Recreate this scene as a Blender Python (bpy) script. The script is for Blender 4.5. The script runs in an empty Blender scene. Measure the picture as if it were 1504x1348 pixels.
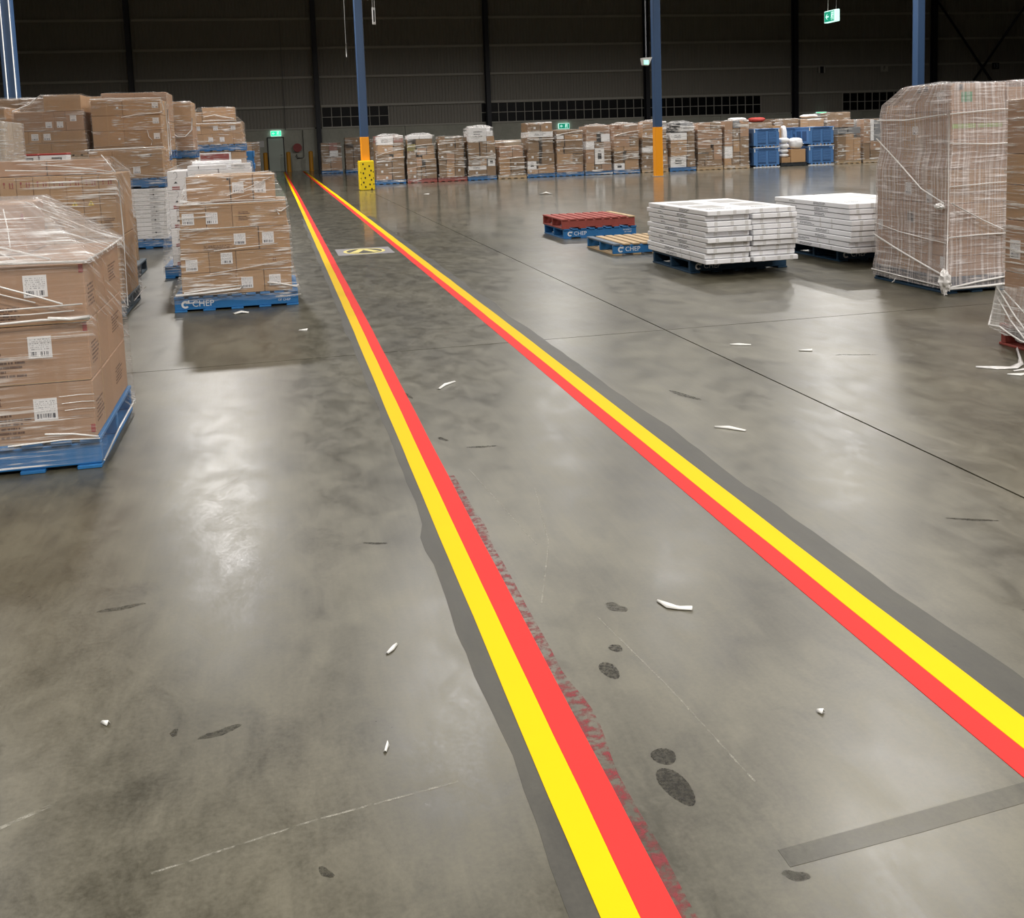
import bpy, bmesh, math, random
from mathutils import Vector, Matrix, noise

SC = bpy.context.scene
COL = SC.collection
R = random.Random(7)

# ------------------------------------------------------------------ camera
YAW, PITCH, ROLL, FPX, CX, CY, CAMH = .2246, .1112, .0354, 1506.0, 752.0, 370.1, 1.56
def make_camera():
    cy, sy, cp, sp = math.cos(YAW), math.sin(YAW), math.cos(PITCH), math.sin(PITCH)
    f = Vector((sy*cp, cy*cp, -sp)); r = Vector((cy, -sy, 0)); d = f.cross(r)
    c, s = math.cos(ROLL), math.sin(ROLL)
    r2 = c*r + s*d; d2 = -s*r + c*d
    cam = bpy.data.cameras.new('camera'); o = bpy.data.objects.new('camera', cam); COL.objects.link(o)
    m = Matrix(((r2.x, -d2.x, -f.x, 0), (r2.y, -d2.y, -f.y, 0), (r2.z, -d2.z, -f.z, CAMH), (0, 0, 0, 1)))
    o.matrix_world = m
    cam.sensor_fit = 'HORIZONTAL'; cam.sensor_width = 36; cam.lens = FPX/1504*36
    cam.shift_y = -(674-CY)/1504; cam.shift_x = 0
    cam.clip_end = 300; cam.clip_start = .05
    SC.camera = o
make_camera()

# ------------------------------------------------------------------ view, world and lamps
SC.view_settings.view_transform = 'Standard'
SC.view_settings.look = 'None'
SC.view_settings.gamma = 1
SC.view_settings.use_curve_mapping = False
SC.view_settings.exposure = -0.38
SC.cycles.max_bounces = 10
SC.cycles.transparent_max_bounces = 32
SC.cycles.diffuse_bounces = 4
SC.cycles.glossy_bounces = 4
SC.cycles.sample_clamp_indirect = 8
SC.cycles.caustics_reflective = False
SC.cycles.caustics_refractive = False
w = bpy.data.worlds.new('World'); SC.world = w; w.use_nodes = True
w.node_tree.nodes['Background'].inputs[0].default_value = (.9, .95, 1, 1)
w.node_tree.nodes['Background'].inputs[1].default_value = .02

LAMP_Z = 10.4
LAMP_POWER = 1500.0
LAMP_COLOR = (1, .965, .92)
LAMP_SPOTS = [(-2.2, 33, 1.35), (10.8, 39.2, .95), (3.1, 20.6, .5), (9.4, 14, .45), (-8.5, 19, .6), (19, 31, .72), (9.6, 23.8, .4), (22, 38.5, .8), (-12, 27, .6),
              (-5.5, 6, .25), (4.5, 4, .22), (10, 3, .4), (0, -3, .45), (7, -5, .85), (-6, -5, .45), (2, -11, .5), (-5, -12, .42), (17, 12, .5), (15, -4, .4), (30, 36, .6), (26, 24, .5)]  # some lamps read from floor highlights, the rest added unseen as fill
def make_lamps():
    for x, y, k in LAMP_SPOTS:
        l = bpy.data.lights.new('lamp_light', 'AREA'); l.shape = 'DISK'; l.size = 1.0
        l.energy = LAMP_POWER*k; l.color = LAMP_COLOR; l.spread = math.radians(168)
        o = bpy.data.objects.new('lamp_light', l); COL.objects.link(o)
        o.location = (x, y, LAMP_Z - .02)
make_lamps()

# ------------------------------------------------------------------ material helpers
def nt(m): return m.node_tree.nodes, m.node_tree.links
def new_mat(name, color=(.5, .5, .5), rough=.6, spec=.5, metal=0):
    m = bpy.data.materials.new(name); m.use_nodes = True
    b = m.node_tree.nodes['Principled BSDF']
    b.inputs['Base Color'].default_value = (*color, 1); b.inputs['Roughness'].default_value = rough
    b.inputs['Specular IOR Level'].default_value = spec; b.inputs['Metallic'].default_value = metal
    return m
def N(m, t, **kw):
    n = m.node_tree.nodes.new(t)
    for k, v in kw.items(): setattr(n, k, v)
    return n
def L(m, a, b): m.node_tree.links.new(a, b)
def noise_node(m, vec, scale, detail=3, rough=.55, dist=0):
    n = N(m, 'ShaderNodeTexNoise'); n.inputs['Scale'].default_value = scale
    n.inputs['Detail'].default_value = detail; n.inputs['Roughness'].default_value = rough
    n.inputs['Distortion'].default_value = dist
    if vec is not None: L(m, vec, n.inputs['Vector'])
    return n
def mapping(m, vec, scale=(1, 1, 1), loc=(0, 0, 0), rot=(0, 0, 0)):
    n = N(m, 'ShaderNodeMapping'); n.inputs['Scale'].default_value = scale
    n.inputs['Location'].default_value = loc; n.inputs['Rotation'].default_value = rot
    L(m, vec, n.inputs['Vector']); return n.outputs[0]
def ramp(m, fac, stops):
    n = N(m, 'ShaderNodeValToRGB'); L(m, fac, n.inputs[0]); e = n.color_ramp.elements
    while len(e) < len(stops): e.new(.5)
    for i, (p, c) in enumerate(stops):
        e[i].position = p; e[i].color = (c, c, c, 1) if not isinstance(c, tuple) else (*c, 1)
    return n.outputs[0]
def mathn(m, op, a, b=None, c=None, clamp=False):
    n = N(m, 'ShaderNodeMath', operation=op, use_clamp=clamp)
    for i, v in enumerate((a, b, c)):
        if v is None: continue
        if isinstance(v, (int, float)): n.inputs[i].default_value = v
        else: L(m, v, n.inputs[i])
    return n.outputs[0]
def mixc(m, fac, a, b, mode='MIX'):
    n = N(m, 'ShaderNodeMix', data_type='RGBA', blend_type=mode)
    for s, v in ((n.inputs[0], fac), (n.inputs[6], a), (n.inputs[7], b)):
        if isinstance(v, (int, float)): s.default_value = v
        elif isinstance(v, tuple): s.default_value = (*v, 1)
        else: L(m, v, s)
    return n.outputs[2]
def bump(m, h, strength, dist=.01):
    n = N(m, 'ShaderNodeBump'); n.inputs['Strength'].default_value = strength; n.inputs['Distance'].default_value = dist
    L(m, h, n.inputs['Height']); L(m, n.outputs[0], m.node_tree.nodes['Principled BSDF'].inputs['Normal'])
def P(m): return m.node_tree.nodes['Principled BSDF'].inputs
def texco(m, out='Object'): return N(m, 'ShaderNodeTexCoord').outputs[out]
def worldpos(m): return N(m, 'ShaderNodeNewGeometry').outputs['Position']

def card_mat(name, base, var=.12, rough=.62):
    m = new_mat(name, base, rough, .35)
    oi = N(m, 'ShaderNodeObjectInfo').outputs['Random']
    wp = worldpos(m)
    n1 = noise_node(m, wp, 3, 3).outputs[0]
    n2 = noise_node(m, mapping(m, wp, (8, 8, 60)), 3, 3).outputs[0]
    v = mathn(m, 'ADD', mathn(m, 'MULTIPLY', oi, .5), mathn(m, 'ADD', mathn(m, 'MULTIPLY', n1, .35), mathn(m, 'MULTIPLY', n2, .15)))
    lo = tuple(max(0, c*(1-var*1.6)) for c in base); hi = tuple(min(1, c*(1+var*1.6)) for c in base)
    L(m, mixc(m, v, lo, hi), P(m)['Base Color'])
    bump(m, n2, .08, .004)
    return m
def wood_mat(name, base, var=.25, rough=.7):
    m = new_mat(name, base, rough, .3)
    oc = texco(m); oi = N(m, 'ShaderNodeObjectInfo').outputs['Random']
    n1 = noise_node(m, mapping(m, worldpos(m), (14, 5, 30)), 2.2, 4, .65).outputs[0]
    n2 = noise_node(m, worldpos(m), 5, 3).outputs[0]
    v = mathn(m, 'ADD', mathn(m, 'MULTIPLY', n1, .5), mathn(m, 'ADD', mathn(m, 'MULTIPLY', n2, .25), mathn(m, 'MULTIPLY', oi, .25)))
    lo = tuple(c*(1-var*1.5) for c in base); hi = tuple(min(1, c*(1+var*1.5)) for c in base)
    L(m, mixc(m, v, lo, hi), P(m)['Base Color']); bump(m, n1, .25, .004)
    return m
M = {}
M['kraft'] = card_mat('kraft_board', (.43, .265, .14))
M['kraft2'] = card_mat('kraft_board_pink', (.40, .245, .15))
M['kraft3'] = card_mat('kraft_board_dark', (.26, .165, .09))
M['pale'] = card_mat('pale_board', (.55, .43, .30))
M['white'] = card_mat('white_board', (.87, .87, .89), .03, .5)
M['olive'] = card_mat('olive_board', (.28, .24, .08))
M['redbox'] = card_mat('red_board', (.42, .06, .05))
M['pinkbox'] = card_mat('faded_red_board', (.33, .15, .12))
M['greybag'] = card_mat('grey_plastic', (.25, .26, .28), .2, .35)
M['darkbag'] = card_mat('black_plastic', (.02, .022, .026), .3, .25)
M['sack'] = card_mat('white_sacking', (.78, .78, .80), .05, .55)
M['bluewood'] = wood_mat('blue_painted_wood', (.03, .17, .42), .18, .5)
M['shadebluewood'] = wood_mat('shaded_blue_wood', (.016, .05, .095), .25)  # blue pallet wood darkened to paint in shade under the stacks
M['redwood'] = wood_mat('red_painted_wood', (.33, .075, .06), .22)
M['timber'] = wood_mat('bare_timber', (.50, .36, .21), .18)
M['greywood'] = wood_mat('grey_weathered_wood', (.10, .13, .16), .25)
M['slatewood'] = wood_mat('slate_painted_wood', (.13, .16, .20), .25)
M['blackplastic'] = new_mat('black_plastic_hard', (.03, .035, .04), .45)
M['blueplastic'] = new_mat('blue_moulded_plastic', (.085, .21, .47), .4)
M['blueshade'] = new_mat('blue_recess_shade', (.03, .08, .20), .5)  # the bin plastic in a darker blue, recess shade put into the colour
M['whiteplastic'] = new_mat('white_plastic', (.8, .8, .8), .45)
M['ink'] = new_mat('dark_ink', (.03, .03, .035), .6)
M['greyink'] = new_mat('grey_ink', (.42, .42, .44), .6)
M['redink'] = new_mat('red_ink', (.30, .035, .03), .6)
M['brownink'] = new_mat('brown_ink', (.16, .06, .04), .6)
M['whiteink'] = new_mat('white_ink', (.8, .82, .85), .6)
M['green'] = new_mat('green_ink', (.03, .28, .12), .6)
M['limeink'] = new_mat('lime_ink', (.30, .42, .10), .6)
M['yellowsticker'] = new_mat('yellow_sticker', (.82, .62, .12), .5)
M['tape'] = new_mat('packing_tape', (.50, .34, .19), .25)
M['greytape'] = new_mat('clear_grey_tape', (.70, .69, .68), .3)
M['steelblue'] = new_mat('blue_painted_steel', (.035, .075, .16), .45)
M['steeldark'] = new_mat('dark_primer_steel', (.012, .013, .02), .5)
M['orange'] = new_mat('orange_paint', (.95, .36, .01), .45)
M['guard'] = new_mat('yellow_plastic', (.9, .66, .01), .4)
M['galv'] = new_mat('galvanised_steel', (.32, .31, .29), .5, .5, .3)
M['girt'] = new_mat('girt_steel', (.52, .50, .45), .5, .5)
M['black'] = new_mat('black_rubber_and_slot_shade', (.008, .008, .01), .8)
M['reel'] = new_mat('red_enamel', (.30, .03, .03), .35)
M['pipe'] = new_mat('grey_pipe', (.18, .18, .17), .5)
M['paper'] = new_mat('white_paper', (.85, .84, .80), .6)
M['doorpaint'] = new_mat('grey_green_door_paint', (.50, .56, .50), .5)
M['bollard'] = new_mat('bollard_paint', (.62, .28, .015), .45)
M['strand'] = new_mat('twisted_film', (.82, .80, .78), .2)
M['glass'] = new_mat('dark_window_glass', (.004, .004, .005), .35, .25)
M['ceilmat'] = new_mat('ceiling_metal', (.12, .12, .12), .6)

def emit_mat(name, color, strength):
    m = new_mat(name, color, .4)
    P(m)['Emission Color'].default_value = (*color, 1); P(m)['Emission Strength'].default_value = strength
    return m
M['exitgreen'] = emit_mat('lit_green', (.0, .34, .2), .8)
M['exitwhite'] = emit_mat('lit_white', (.62, 1, .88), 1.3)
M['exitfar'] = emit_mat('lit_green_far', (.01, .75, .27), 2.2)
M['lens'] = emit_mat('lamp_lens', (1, .96, .9), 40)
M['elens'] = emit_mat('emergency_lens', (.45, .95, .75), 1.1)

# paint for the floor lines
def paint_mat(name, base, dark):
    m = new_mat(name, base, .6, .12)
    wp = worldpos(m)
    n = noise_node(m, wp, 160, 2, .7).outputs[0]; n2 = noise_node(m, wp, 2.5, 3).outputs[0]
    L(m, mixc(m, ramp(m, n2, [(.35, 0), (.75, .25)]), base, dark), P(m)['Base Color'])
    bump(m, n, .2, .0015)
    return m
M['yellow'] = paint_mat('yellow_line_paint', (.82, .53, .0), (.76, .48, .0))
M['red'] = paint_mat('red_line_paint', (.84, .038, .034), (.74, .03, .028))

# concrete
def concrete(name, c0, c1, rlo, rhi, alpha_edges=False, spec=.5):
    m = new_mat(name, c0, .3, spec)
    wp = worldpos(m)
    big = noise_node(m, mapping(m, wp, (1, .55, 1)), 1.5, 4, .6).outputs[0]
    mid = noise_node(m, mapping(m, wp, (1.6, .9, 1), rot=(0, 0, .5)), 4.2, 6, .65, .5).outputs[0]
    streak = noise_node(m, mapping(m, wp, (26, 1.6, 1), rot=(0, 0, 1.3)), 1.6, 4, .6).outputs[0]
    fine = noise_node(m, wp, 70, 3, .7).outputs[0]
    v = mathn(m, 'ADD', mathn(m, 'MULTIPLY', big, .40), mathn(m, 'ADD', mathn(m, 'MULTIPLY', mid, .34), mathn(m, 'ADD', mathn(m, 'MULTIPLY', streak, .08), mathn(m, 'MULTIPLY', fine, .18))))
    v = ramp(m, v, [(.40, 0), (.60, 1)])
    col = mixc(m, v, c0, c1)
    # dark scuffs and small stains
    sc = noise_node(m, mapping(m, wp, (2.2, 7, 1), rot=(0, 0, .25)), 1.7, 5, .7, .6).outputs[0]
    scm = ramp(m, sc, [(.66, 0), (.74, 1)])
    sp = noise_node(m, wp, 9, 4, .75, .3).outputs[0]
    spm = ramp(m, sp, [(.70, 0), (.76, 1)])
    dm = mathn(m, 'MAXIMUM', mathn(m, 'MULTIPLY', scm, .35), mathn(m, 'MULTIPLY', spm, .5))
    col = mixc(m, dm, col, tuple(c*.42 for c in c0))
    L(m, col, P(m)['Base Color'])
    rv = mathn(m, 'ADD', mathn(m, 'MULTIPLY', mid, .6), mathn(m, 'MULTIPLY', fine, .4))
    rr = N(m, 'ShaderNodeMapRange'); L(m, rv, rr.inputs[0])
    rr.inputs[1].default_value = .3; rr.inputs[2].default_value = .7; rr.inputs[3].default_value = rlo; rr.inputs[4].default_value = rhi
    L(m, rr.outputs[0], P(m)['Roughness'])
    hb = mathn(m, 'ADD', mathn(m, 'MULTIPLY', mid, .7), mathn(m, 'MULTIPLY', fine, .06))
    bump(m, hb, .08, .01)
    return m
M['slab'] = concrete('polished_concrete', (.042, .037, .022), (.130, .118, .080), .27, .44)
P(M['slab'])['Specular IOR Level'].default_value = .9
# sealed concrete: smoother and more mirror-like the flatter the light grazes it
_lw = N(M['slab'], 'ShaderNodeLayerWeight'); _lw.inputs[0].default_value = .5
_cw = N(M['slab'], 'ShaderNodeMapRange'); _cw.interpolation_type = 'SMOOTHSTEP'; L(M['slab'], _lw.outputs['Facing'], _cw.inputs[0])
_cw.inputs[1].default_value = .84; _cw.inputs[2].default_value = .985; _cw.inputs[3].default_value = 0; _cw.inputs[4].default_value = .75
L(M['slab'], _cw.outputs[0], P(M['slab'])['Coat Weight']); P(M['slab'])['Coat Roughness'].default_value = .085
M['ground'] = concrete('ground_concrete', (.040, .037, .030), (.080, .075, .060), .42, .55)
M['ghost'] = concrete('scrubbed_concrete', (.040, .037, .027), (.108, .10, .076), .30, .46)
M['joint'] = new_mat('joint_sealant', (.02, .019, .017), .7)
M['precast'] = concrete('precast_wall', (.40, .40, .34), (.50, .50, .43), .6, .7)
M['cladding'] = new_mat('wall_sheet', (.31, .29, .255), .5)

def overlay(name, color, scale, lo, hi, maxa=1, stretch=(1, 1, 1)):
    """print, stain or overspray: a colour that covers in patches"""
    m = new_mat(name, color, .6, .3)
    n = noise_node(m, mapping(m, worldpos(m), stretch), scale, 4, .7).outputs[0]
    a = mathn(m, 'MULTIPLY', ramp(m, n, [(lo, 0), (hi, 1)]), maxa)
    t = N(m, 'ShaderNodeBsdfTransparent'); x = N(m, 'ShaderNodeMixShader')
    L(m, a, x.inputs[0]); L(m, t.outputs[0], x.inputs[1]); L(m, m.node_tree.nodes['Principled BSDF'].outputs[0], x.inputs[2])
    L(m, x.outputs[0], m.node_tree.nodes['Material Output'].inputs[0])
    return m
M['overspray'] = overlay('red_overspray', (.26, .035, .045), 26, .44, .60, .7)
M['footprint'] = overlay('shoe_sole_mark', (.035, .032, .028), 90, .47, .60, .6)
M['scratch'] = overlay('pale_scratch', (.42, .40, .34), 40, .42, .6, .55)
M['darkmark'] = overlay('dark_scuff', (.05, .047, .04), 60, .48, .66, .38)

def uvtex(m): return N(m, 'ShaderNodeTexCoord').outputs['UV']
def label_mat():
    m = new_mat('shipping_label', (.82, .82, .84), .5)
    uv = uvtex(m); s = N(m, 'ShaderNodeSeparateXYZ'); L(m, uv, s.inputs[0]); u, v = s.outputs[0], s.outputs[1]
    oi = N(m, 'ShaderNodeObjectInfo').outputs['Random']
    c = N(m, 'ShaderNodeCombineXYZ'); L(m, mathn(m, 'MULTIPLY', u, 26), c.inputs[0]); L(m, mathn(m, 'MULTIPLY', oi, 50), c.inputs[1])
    bars = mathn(m, 'GREATER_THAN', noise_node(m, c.outputs[0], 1, 0).outputs[0], .5)
    def band(x, a, b): return mathn(m, 'MULTIPLY', mathn(m, 'GREATER_THAN', x, a), mathn(m, 'LESS_THAN', x, b))
    bc = mathn(m, 'MULTIPLY', bars, mathn(m, 'MULTIPLY', band(v, .08, .3), band(u, .1, .9)))
    c2 = N(m, 'ShaderNodeCombineXYZ'); L(m, mathn(m, 'MULTIPLY', u, 22), c2.inputs[0])
    row = mathn(m, 'FLOOR', mathn(m, 'MULTIPLY', v, 11)); L(m, mathn(m, 'ADD', mathn(m, 'MULTIPLY', row, 7.3), mathn(m, 'MULTIPLY', oi, 90)), c2.inputs[1])
    words = mathn(m, 'GREATER_THAN', noise_node(m, c2.outputs[0], 1, 1).outputs[0], .52)
    inrow = band(mathn(m, 'FRACT', mathn(m, 'MULTIPLY', v, 11)), .25, .75)
    tx = mathn(m, 'MULTIPLY', mathn(m, 'MULTIPLY', words, inrow), mathn(m, 'MULTIPLY', band(v, .36, .93), band(u, .08, .92)))
    d = mathn(m, 'MAXIMUM', bc, mathn(m, 'MULTIPLY', tx, .6))
    L(m, mixc(m, d, (.82, .82, .84), (.06, .06, .08)), P(m)['Base Color'])
    return m
M['label'] = label_mat()
def print_mat(name, color, rows, maxa=.85):
    """lines of small print: flat ink that covers only where the characters are"""
    m = new_mat(name, color, .6, .3)
    uv = uvtex(m); s = N(m, 'ShaderNodeSeparateXYZ'); L(m, uv, s.inputs[0]); u, v = s.outputs[0], s.outputs[1]
    oi = N(m, 'ShaderNodeObjectInfo').outputs['Random']
    rv = mathn(m, 'MULTIPLY', v, rows)
    row = mathn(m, 'FLOOR', rv); f = mathn(m, 'FRACT', rv)
    c = N(m, 'ShaderNodeCombineXYZ'); L(m, mathn(m, 'MULTIPLY', u, 34), c.inputs[0]); L(m, mathn(m, 'ADD', mathn(m, 'MULTIPLY', row, 5.7), mathn(m, 'MULTIPLY', oi, 80)), c.inputs[1])
    ch = mathn(m, 'GREATER_THAN', noise_node(m, c.outputs[0], 1, 2, .7).outputs[0], .47)
    c2 = N(m, 'ShaderNodeCombineXYZ'); L(m, mathn(m, 'MULTIPLY', row, 3.1), c2.inputs[0]); L(m, mathn(m, 'MULTIPLY', oi, 60), c2.inputs[1])
    length = mathn(m, 'ADD', .25, mathn(m, 'MULTIPLY', noise_node(m, c2.outputs[0], 1, 0).outputs[0], 1.1))
    on = mathn(m, 'MULTIPLY', mathn(m, 'MULTIPLY', mathn(m, 'GREATER_THAN', f, .3), mathn(m, 'LESS_THAN', f, .78)), mathn(m, 'LESS_THAN', u, length))
    a = mathn(m, 'MULTIPLY', mathn(m, 'MULTIPLY', ch, on), maxa)
    t = N(m, 'ShaderNodeBsdfTransparent'); x = N(m, 'ShaderNodeMixShader')
    L(m, a, x.inputs[0]); L(m, t.outputs[0], x.inputs[1]); L(m, m.node_tree.nodes['Principled BSDF'].outputs[0], x.inputs[2])
    L(m, x.outputs[0], m.node_tree.nodes['Material Output'].inputs[0])
    return m
M['print'] = print_mat('brown_small_print', (.13, .06, .035), 6)
M['printgrey'] = print_mat('grey_small_print', (.20, .20, .22), 3, .75)

def film_mat(name, base_a, wisp_glint, ridge, tint=(.88, .86, .84), vert=0.0, hi=0.0, fs=1.0):
    """stretch film: clear, with pulled wisps and ridges where it bunches; whitened wisps also paint in glints"""
    m = new_mat(name, tint, .16, .6)
    uv = uvtex(m)
    oi = N(m, 'ShaderNodeObjectInfo').outputs['Random']
    sh = N(m, 'ShaderNodeCombineXYZ'); L(m, mathn(m, 'MULTIPLY', oi, 40), sh.inputs[0]); L(m, mathn(m, 'MULTIPLY', oi, 17), sh.inputs[1])
    va = N(m, 'ShaderNodeVectorMath', operation='ADD'); L(m, uv, va.inputs[0]); L(m, sh.outputs[0], va.inputs[1]); co = va.outputs[0]
    w1 = noise_node(m, mapping(m, co, (1.8*fs, 38*fs, 1), rot=(0, 0, .05)), 1, 4, .6, .25).outputs[0]
    w2 = noise_node(m, mapping(m, co, (3*fs, 55*fs, 1), rot=(0, 0, -.3)), 1, 3, .6, .2).outputs[0]
    patch = ramp(m, noise_node(m, mapping(m, co, (1.4, 2.2, 1)), 1.3, 3).outputs[0], [(.40+hi, 0), (.54+hi, 1)])
    wm = mathn(m, 'MULTIPLY', mathn(m, 'MAXIMUM', ramp(m, w1, [(.54, 0), (.63, 1)]), mathn(m, 'MULTIPLY', ramp(m, w2, [(.56, 0), (.66, 1)]), .8)), patch)
    r1 = noise_node(m, mapping(m, co, (34, 1.2, 1)), 1, 2, .5).outputs[0]
    rm = ramp(m, r1, [(.46, 0), (.66, 1)])
    a = mathn(m, 'ADD', base_a, mathn(m, 'ADD', mathn(m, 'MULTIPLY', wm, wisp_glint), mathn(m, 'MULTIPLY', rm, ridge)), clamp=True)
    h = mathn(m, 'ADD', mathn(m, 'MULTIPLY', w1, 1.0), mathn(m, 'ADD', mathn(m, 'MULTIPLY', w2, .6), mathn(m, 'MULTIPLY', r1, .25 + vert)))
    bump(m, h, .9, .012)
    t = N(m, 'ShaderNodeBsdfTransparent'); t.inputs[0].default_value = (.98, .975, .97, 1)
    x = N(m, 'ShaderNodeMixShader')
    L(m, a, x.inputs[0]); L(m, t.outputs[0], x.inputs[1]); L(m, m.node_tree.nodes['Principled BSDF'].outputs[0], x.inputs[2])
    L(m, x.outputs[0], m.node_tree.nodes['Material Output'].inputs[0])
    return m
M['film'] = film_mat('clear_stretch_film', .06, .80, .03)
M['filmfar'] = film_mat('clear_stretch_film_thin', .06, .9, .02, fs=.36)
M['filmhaze'] = film_mat('layered_stretch_film', .27, .55, .36, (.80, .74, .73), .8)
M['filmwhite'] = film_mat('bunched_stretch_film', .26, .7, .12, (.86, .85, .84))
M['filmtent'] = film_mat('tented_stretch_film', .07, .75, .03, hi=.08)
M['filmtop'] = film_mat('crumpled_stretch_film', .17, .95, .10, (.90, .88, .87), .5)

# ------------------------------------------------------------------ mesh helpers
def mesh_from(name, verts, faces, uvs=None, smooth=False):
    me = bpy.data.meshes.new(name); me.from_pydata(verts, [], faces)
    if uvs is not None:
        ul = me.uv_layers.new(name='UVMap')
        for i, l in enumerate(me.loops): ul.data[i].uv = uvs[l.vertex_index] if not isinstance(uvs, dict) else uvs[i]
    if smooth:
        for p in me.polygons: p.use_smooth = True
    me.update(); return me
_box = {}
def box_mesh(w, d, h, b=.004):
    """a box with chamfered edges; origin in the middle of its base"""
    k = (round(w, 3), round(d, 3), round(h, 3), b)
    if k in _box: return _box[k]
    bm = bmesh.new()
    bmesh.ops.create_cube(bm, size=1)
    for v in bm.verts: v.co = Vector((v.co.x*w, v.co.y*d, (v.co.z + .5)*h))
    if b: bmesh.ops.bevel(bm, geom=list(bm.edges), offset=min(b, w*.3, d*.3, h*.3), segments=1, affect='EDGES', profile=.5)
    me = bpy.data.meshes.new('box'); bm.to_mesh(me); bm.free(); _box[k] = me
    return me
_mm = {}
def with_mat(me, mat):
    k = (me.name, mat.name)
    if k in _mm: return _mm[k]
    c = me if not me.materials else me.copy()
    c.materials.clear(); c.materials.append(mat); _mm[k] = c
    return c
def obj(name, me, mat=None, parent=None, loc=(0, 0, 0), rot=(0, 0, 0), scale=(1, 1, 1), label=None):
    if mat is not None: me = with_mat(me, M[mat] if isinstance(mat, str) else mat)
    o = bpy.data.objects.new(name, me); COL.objects.link(o)
    o.location = loc; o.rotation_euler = rot; o.scale = scale
    if parent is not None: o.parent = parent
    if label: o['label'] = label
    return o
def empty(name, loc=(0, 0, 0), rotz=0, parent=None):
    o = bpy.data.objects.new(name, None); COL.objects.link(o); o.location = loc; o.rotation_euler = (0, 0, rotz); o.empty_display_size = .2
    if parent is not None: o.parent = parent
    return o
def tag(o, label, cat, group=None):
    o['label'] = label; o['category'] = cat
    if group: o['group'] = group
    return o
def structure(o, label=None):
    o['kind'] = 'structure'
    if label: o['label'] = label
    return o
def bx(name, x0, x1, y0, y1, z0, z1, mat, parent=None, b=.004, label=None):
    return obj(name, box_mesh(x1-x0, y1-y0, z1-z0, b), mat, parent, ((x0+x1)/2, (y0+y1)/2, z0), label=label)
def cyl_mesh(r0, r1, h, n=24, cap=True):
    vs = [(r0*math.cos(2*math.pi*i/n), r0*math.sin(2*math.pi*i/n), 0) for i in range(n)] + [(r1*math.cos(2*math.pi*i/n), r1*math.sin(2*math.pi*i/n), h) for i in range(n)]
    fs = [(i, (i+1) % n, n+(i+1) % n, n+i) for i in range(n)]
    if cap: fs += [tuple(range(n-1, -1, -1)), tuple(range(n, 2*n))]
    return mesh_from('cylinder_shape', vs, fs)
def tube_mesh(pts, r, n=7):
    pts = [Vector(p) for p in pts]; vs = []; fs = []
    for i, p in enumerate(pts):
        t = (pts[min(i+1, len(pts)-1)] - pts[max(i-1, 0)]).normalized()
        a = t.cross(Vector((0, 0, 1)));  a = a.normalized() if a.length > 1e-4 else Vector((1, 0, 0))
        b = t.cross(a).normalized()
        rr = r(i/(len(pts)-1)) if callable(r) else r
        for k in range(n): vs.append(p + rr*(math.cos(2*math.pi*k/n)*a + math.sin(2*math.pi*k/n)*b))
    for i in range(len(pts)-1):
        for k in range(n): fs.append((i*n+k, i*n+(k+1) % n, (i+1)*n+(k+1) % n, (i+1)*n+k))
    fs += [tuple(range(n)), tuple(range(len(vs)-1, len(vs)-n-1, -1))]
    return mesh_from('tube_shape', vs, fs, smooth=True)
def prism(pts, h, name='prism_shape'):
    """a flat outline in XY, h thick"""
    n = len(pts)
    vs = [(x, y, 0) for x, y in pts] + [(x, y, h) for x, y in pts]
    return mesh_from(name, vs, [tuple(range(n-1, -1, -1)), tuple(range(n, 2*n))] + [(i, (i+1) % n, n+(i+1) % n, n+i) for i in range(n)])
def multi_prism(polys, h):
    vs, fs = [], []
    for pts in polys:
        n, o = len(pts), len(vs)
        vs += [(x, y, 0) for x, y in pts] + [(x, y, h) for x, y in pts]
        fs += [tuple(o+i for i in range(n-1, -1, -1)), tuple(o+n+i for i in range(n))] + [(o+i, o+(i+1) % n, o+n+(i+1) % n, o+n+i) for i in range(n)]
    return mesh_from('emblem_shape', vs, fs)
def strip_mesh(left, right, h):
    """a band between two polylines (x, y), h thick, as one sheet with edges"""
    n = len(left); vs = [(x, y, h) for x, y in left] + [(x, y, h) for x, y in right] + [(x, y, 0) for x, y in left] + [(x, y, 0) for x, y in right]
    fs = []
    for i in range(n-1):
        fs += [(i, n+i, n+i+1, i+1), (i, i+1, 2*n+i+1, 2*n+i), (n+i, 3*n+i, 3*n+i+1, n+i+1)]
    fs += [(0, 2*n, 3*n, n), (n-1, 2*n-1, 4*n-1, 3*n-1)]
    return mesh_from('strip_shape', vs, fs)
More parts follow.
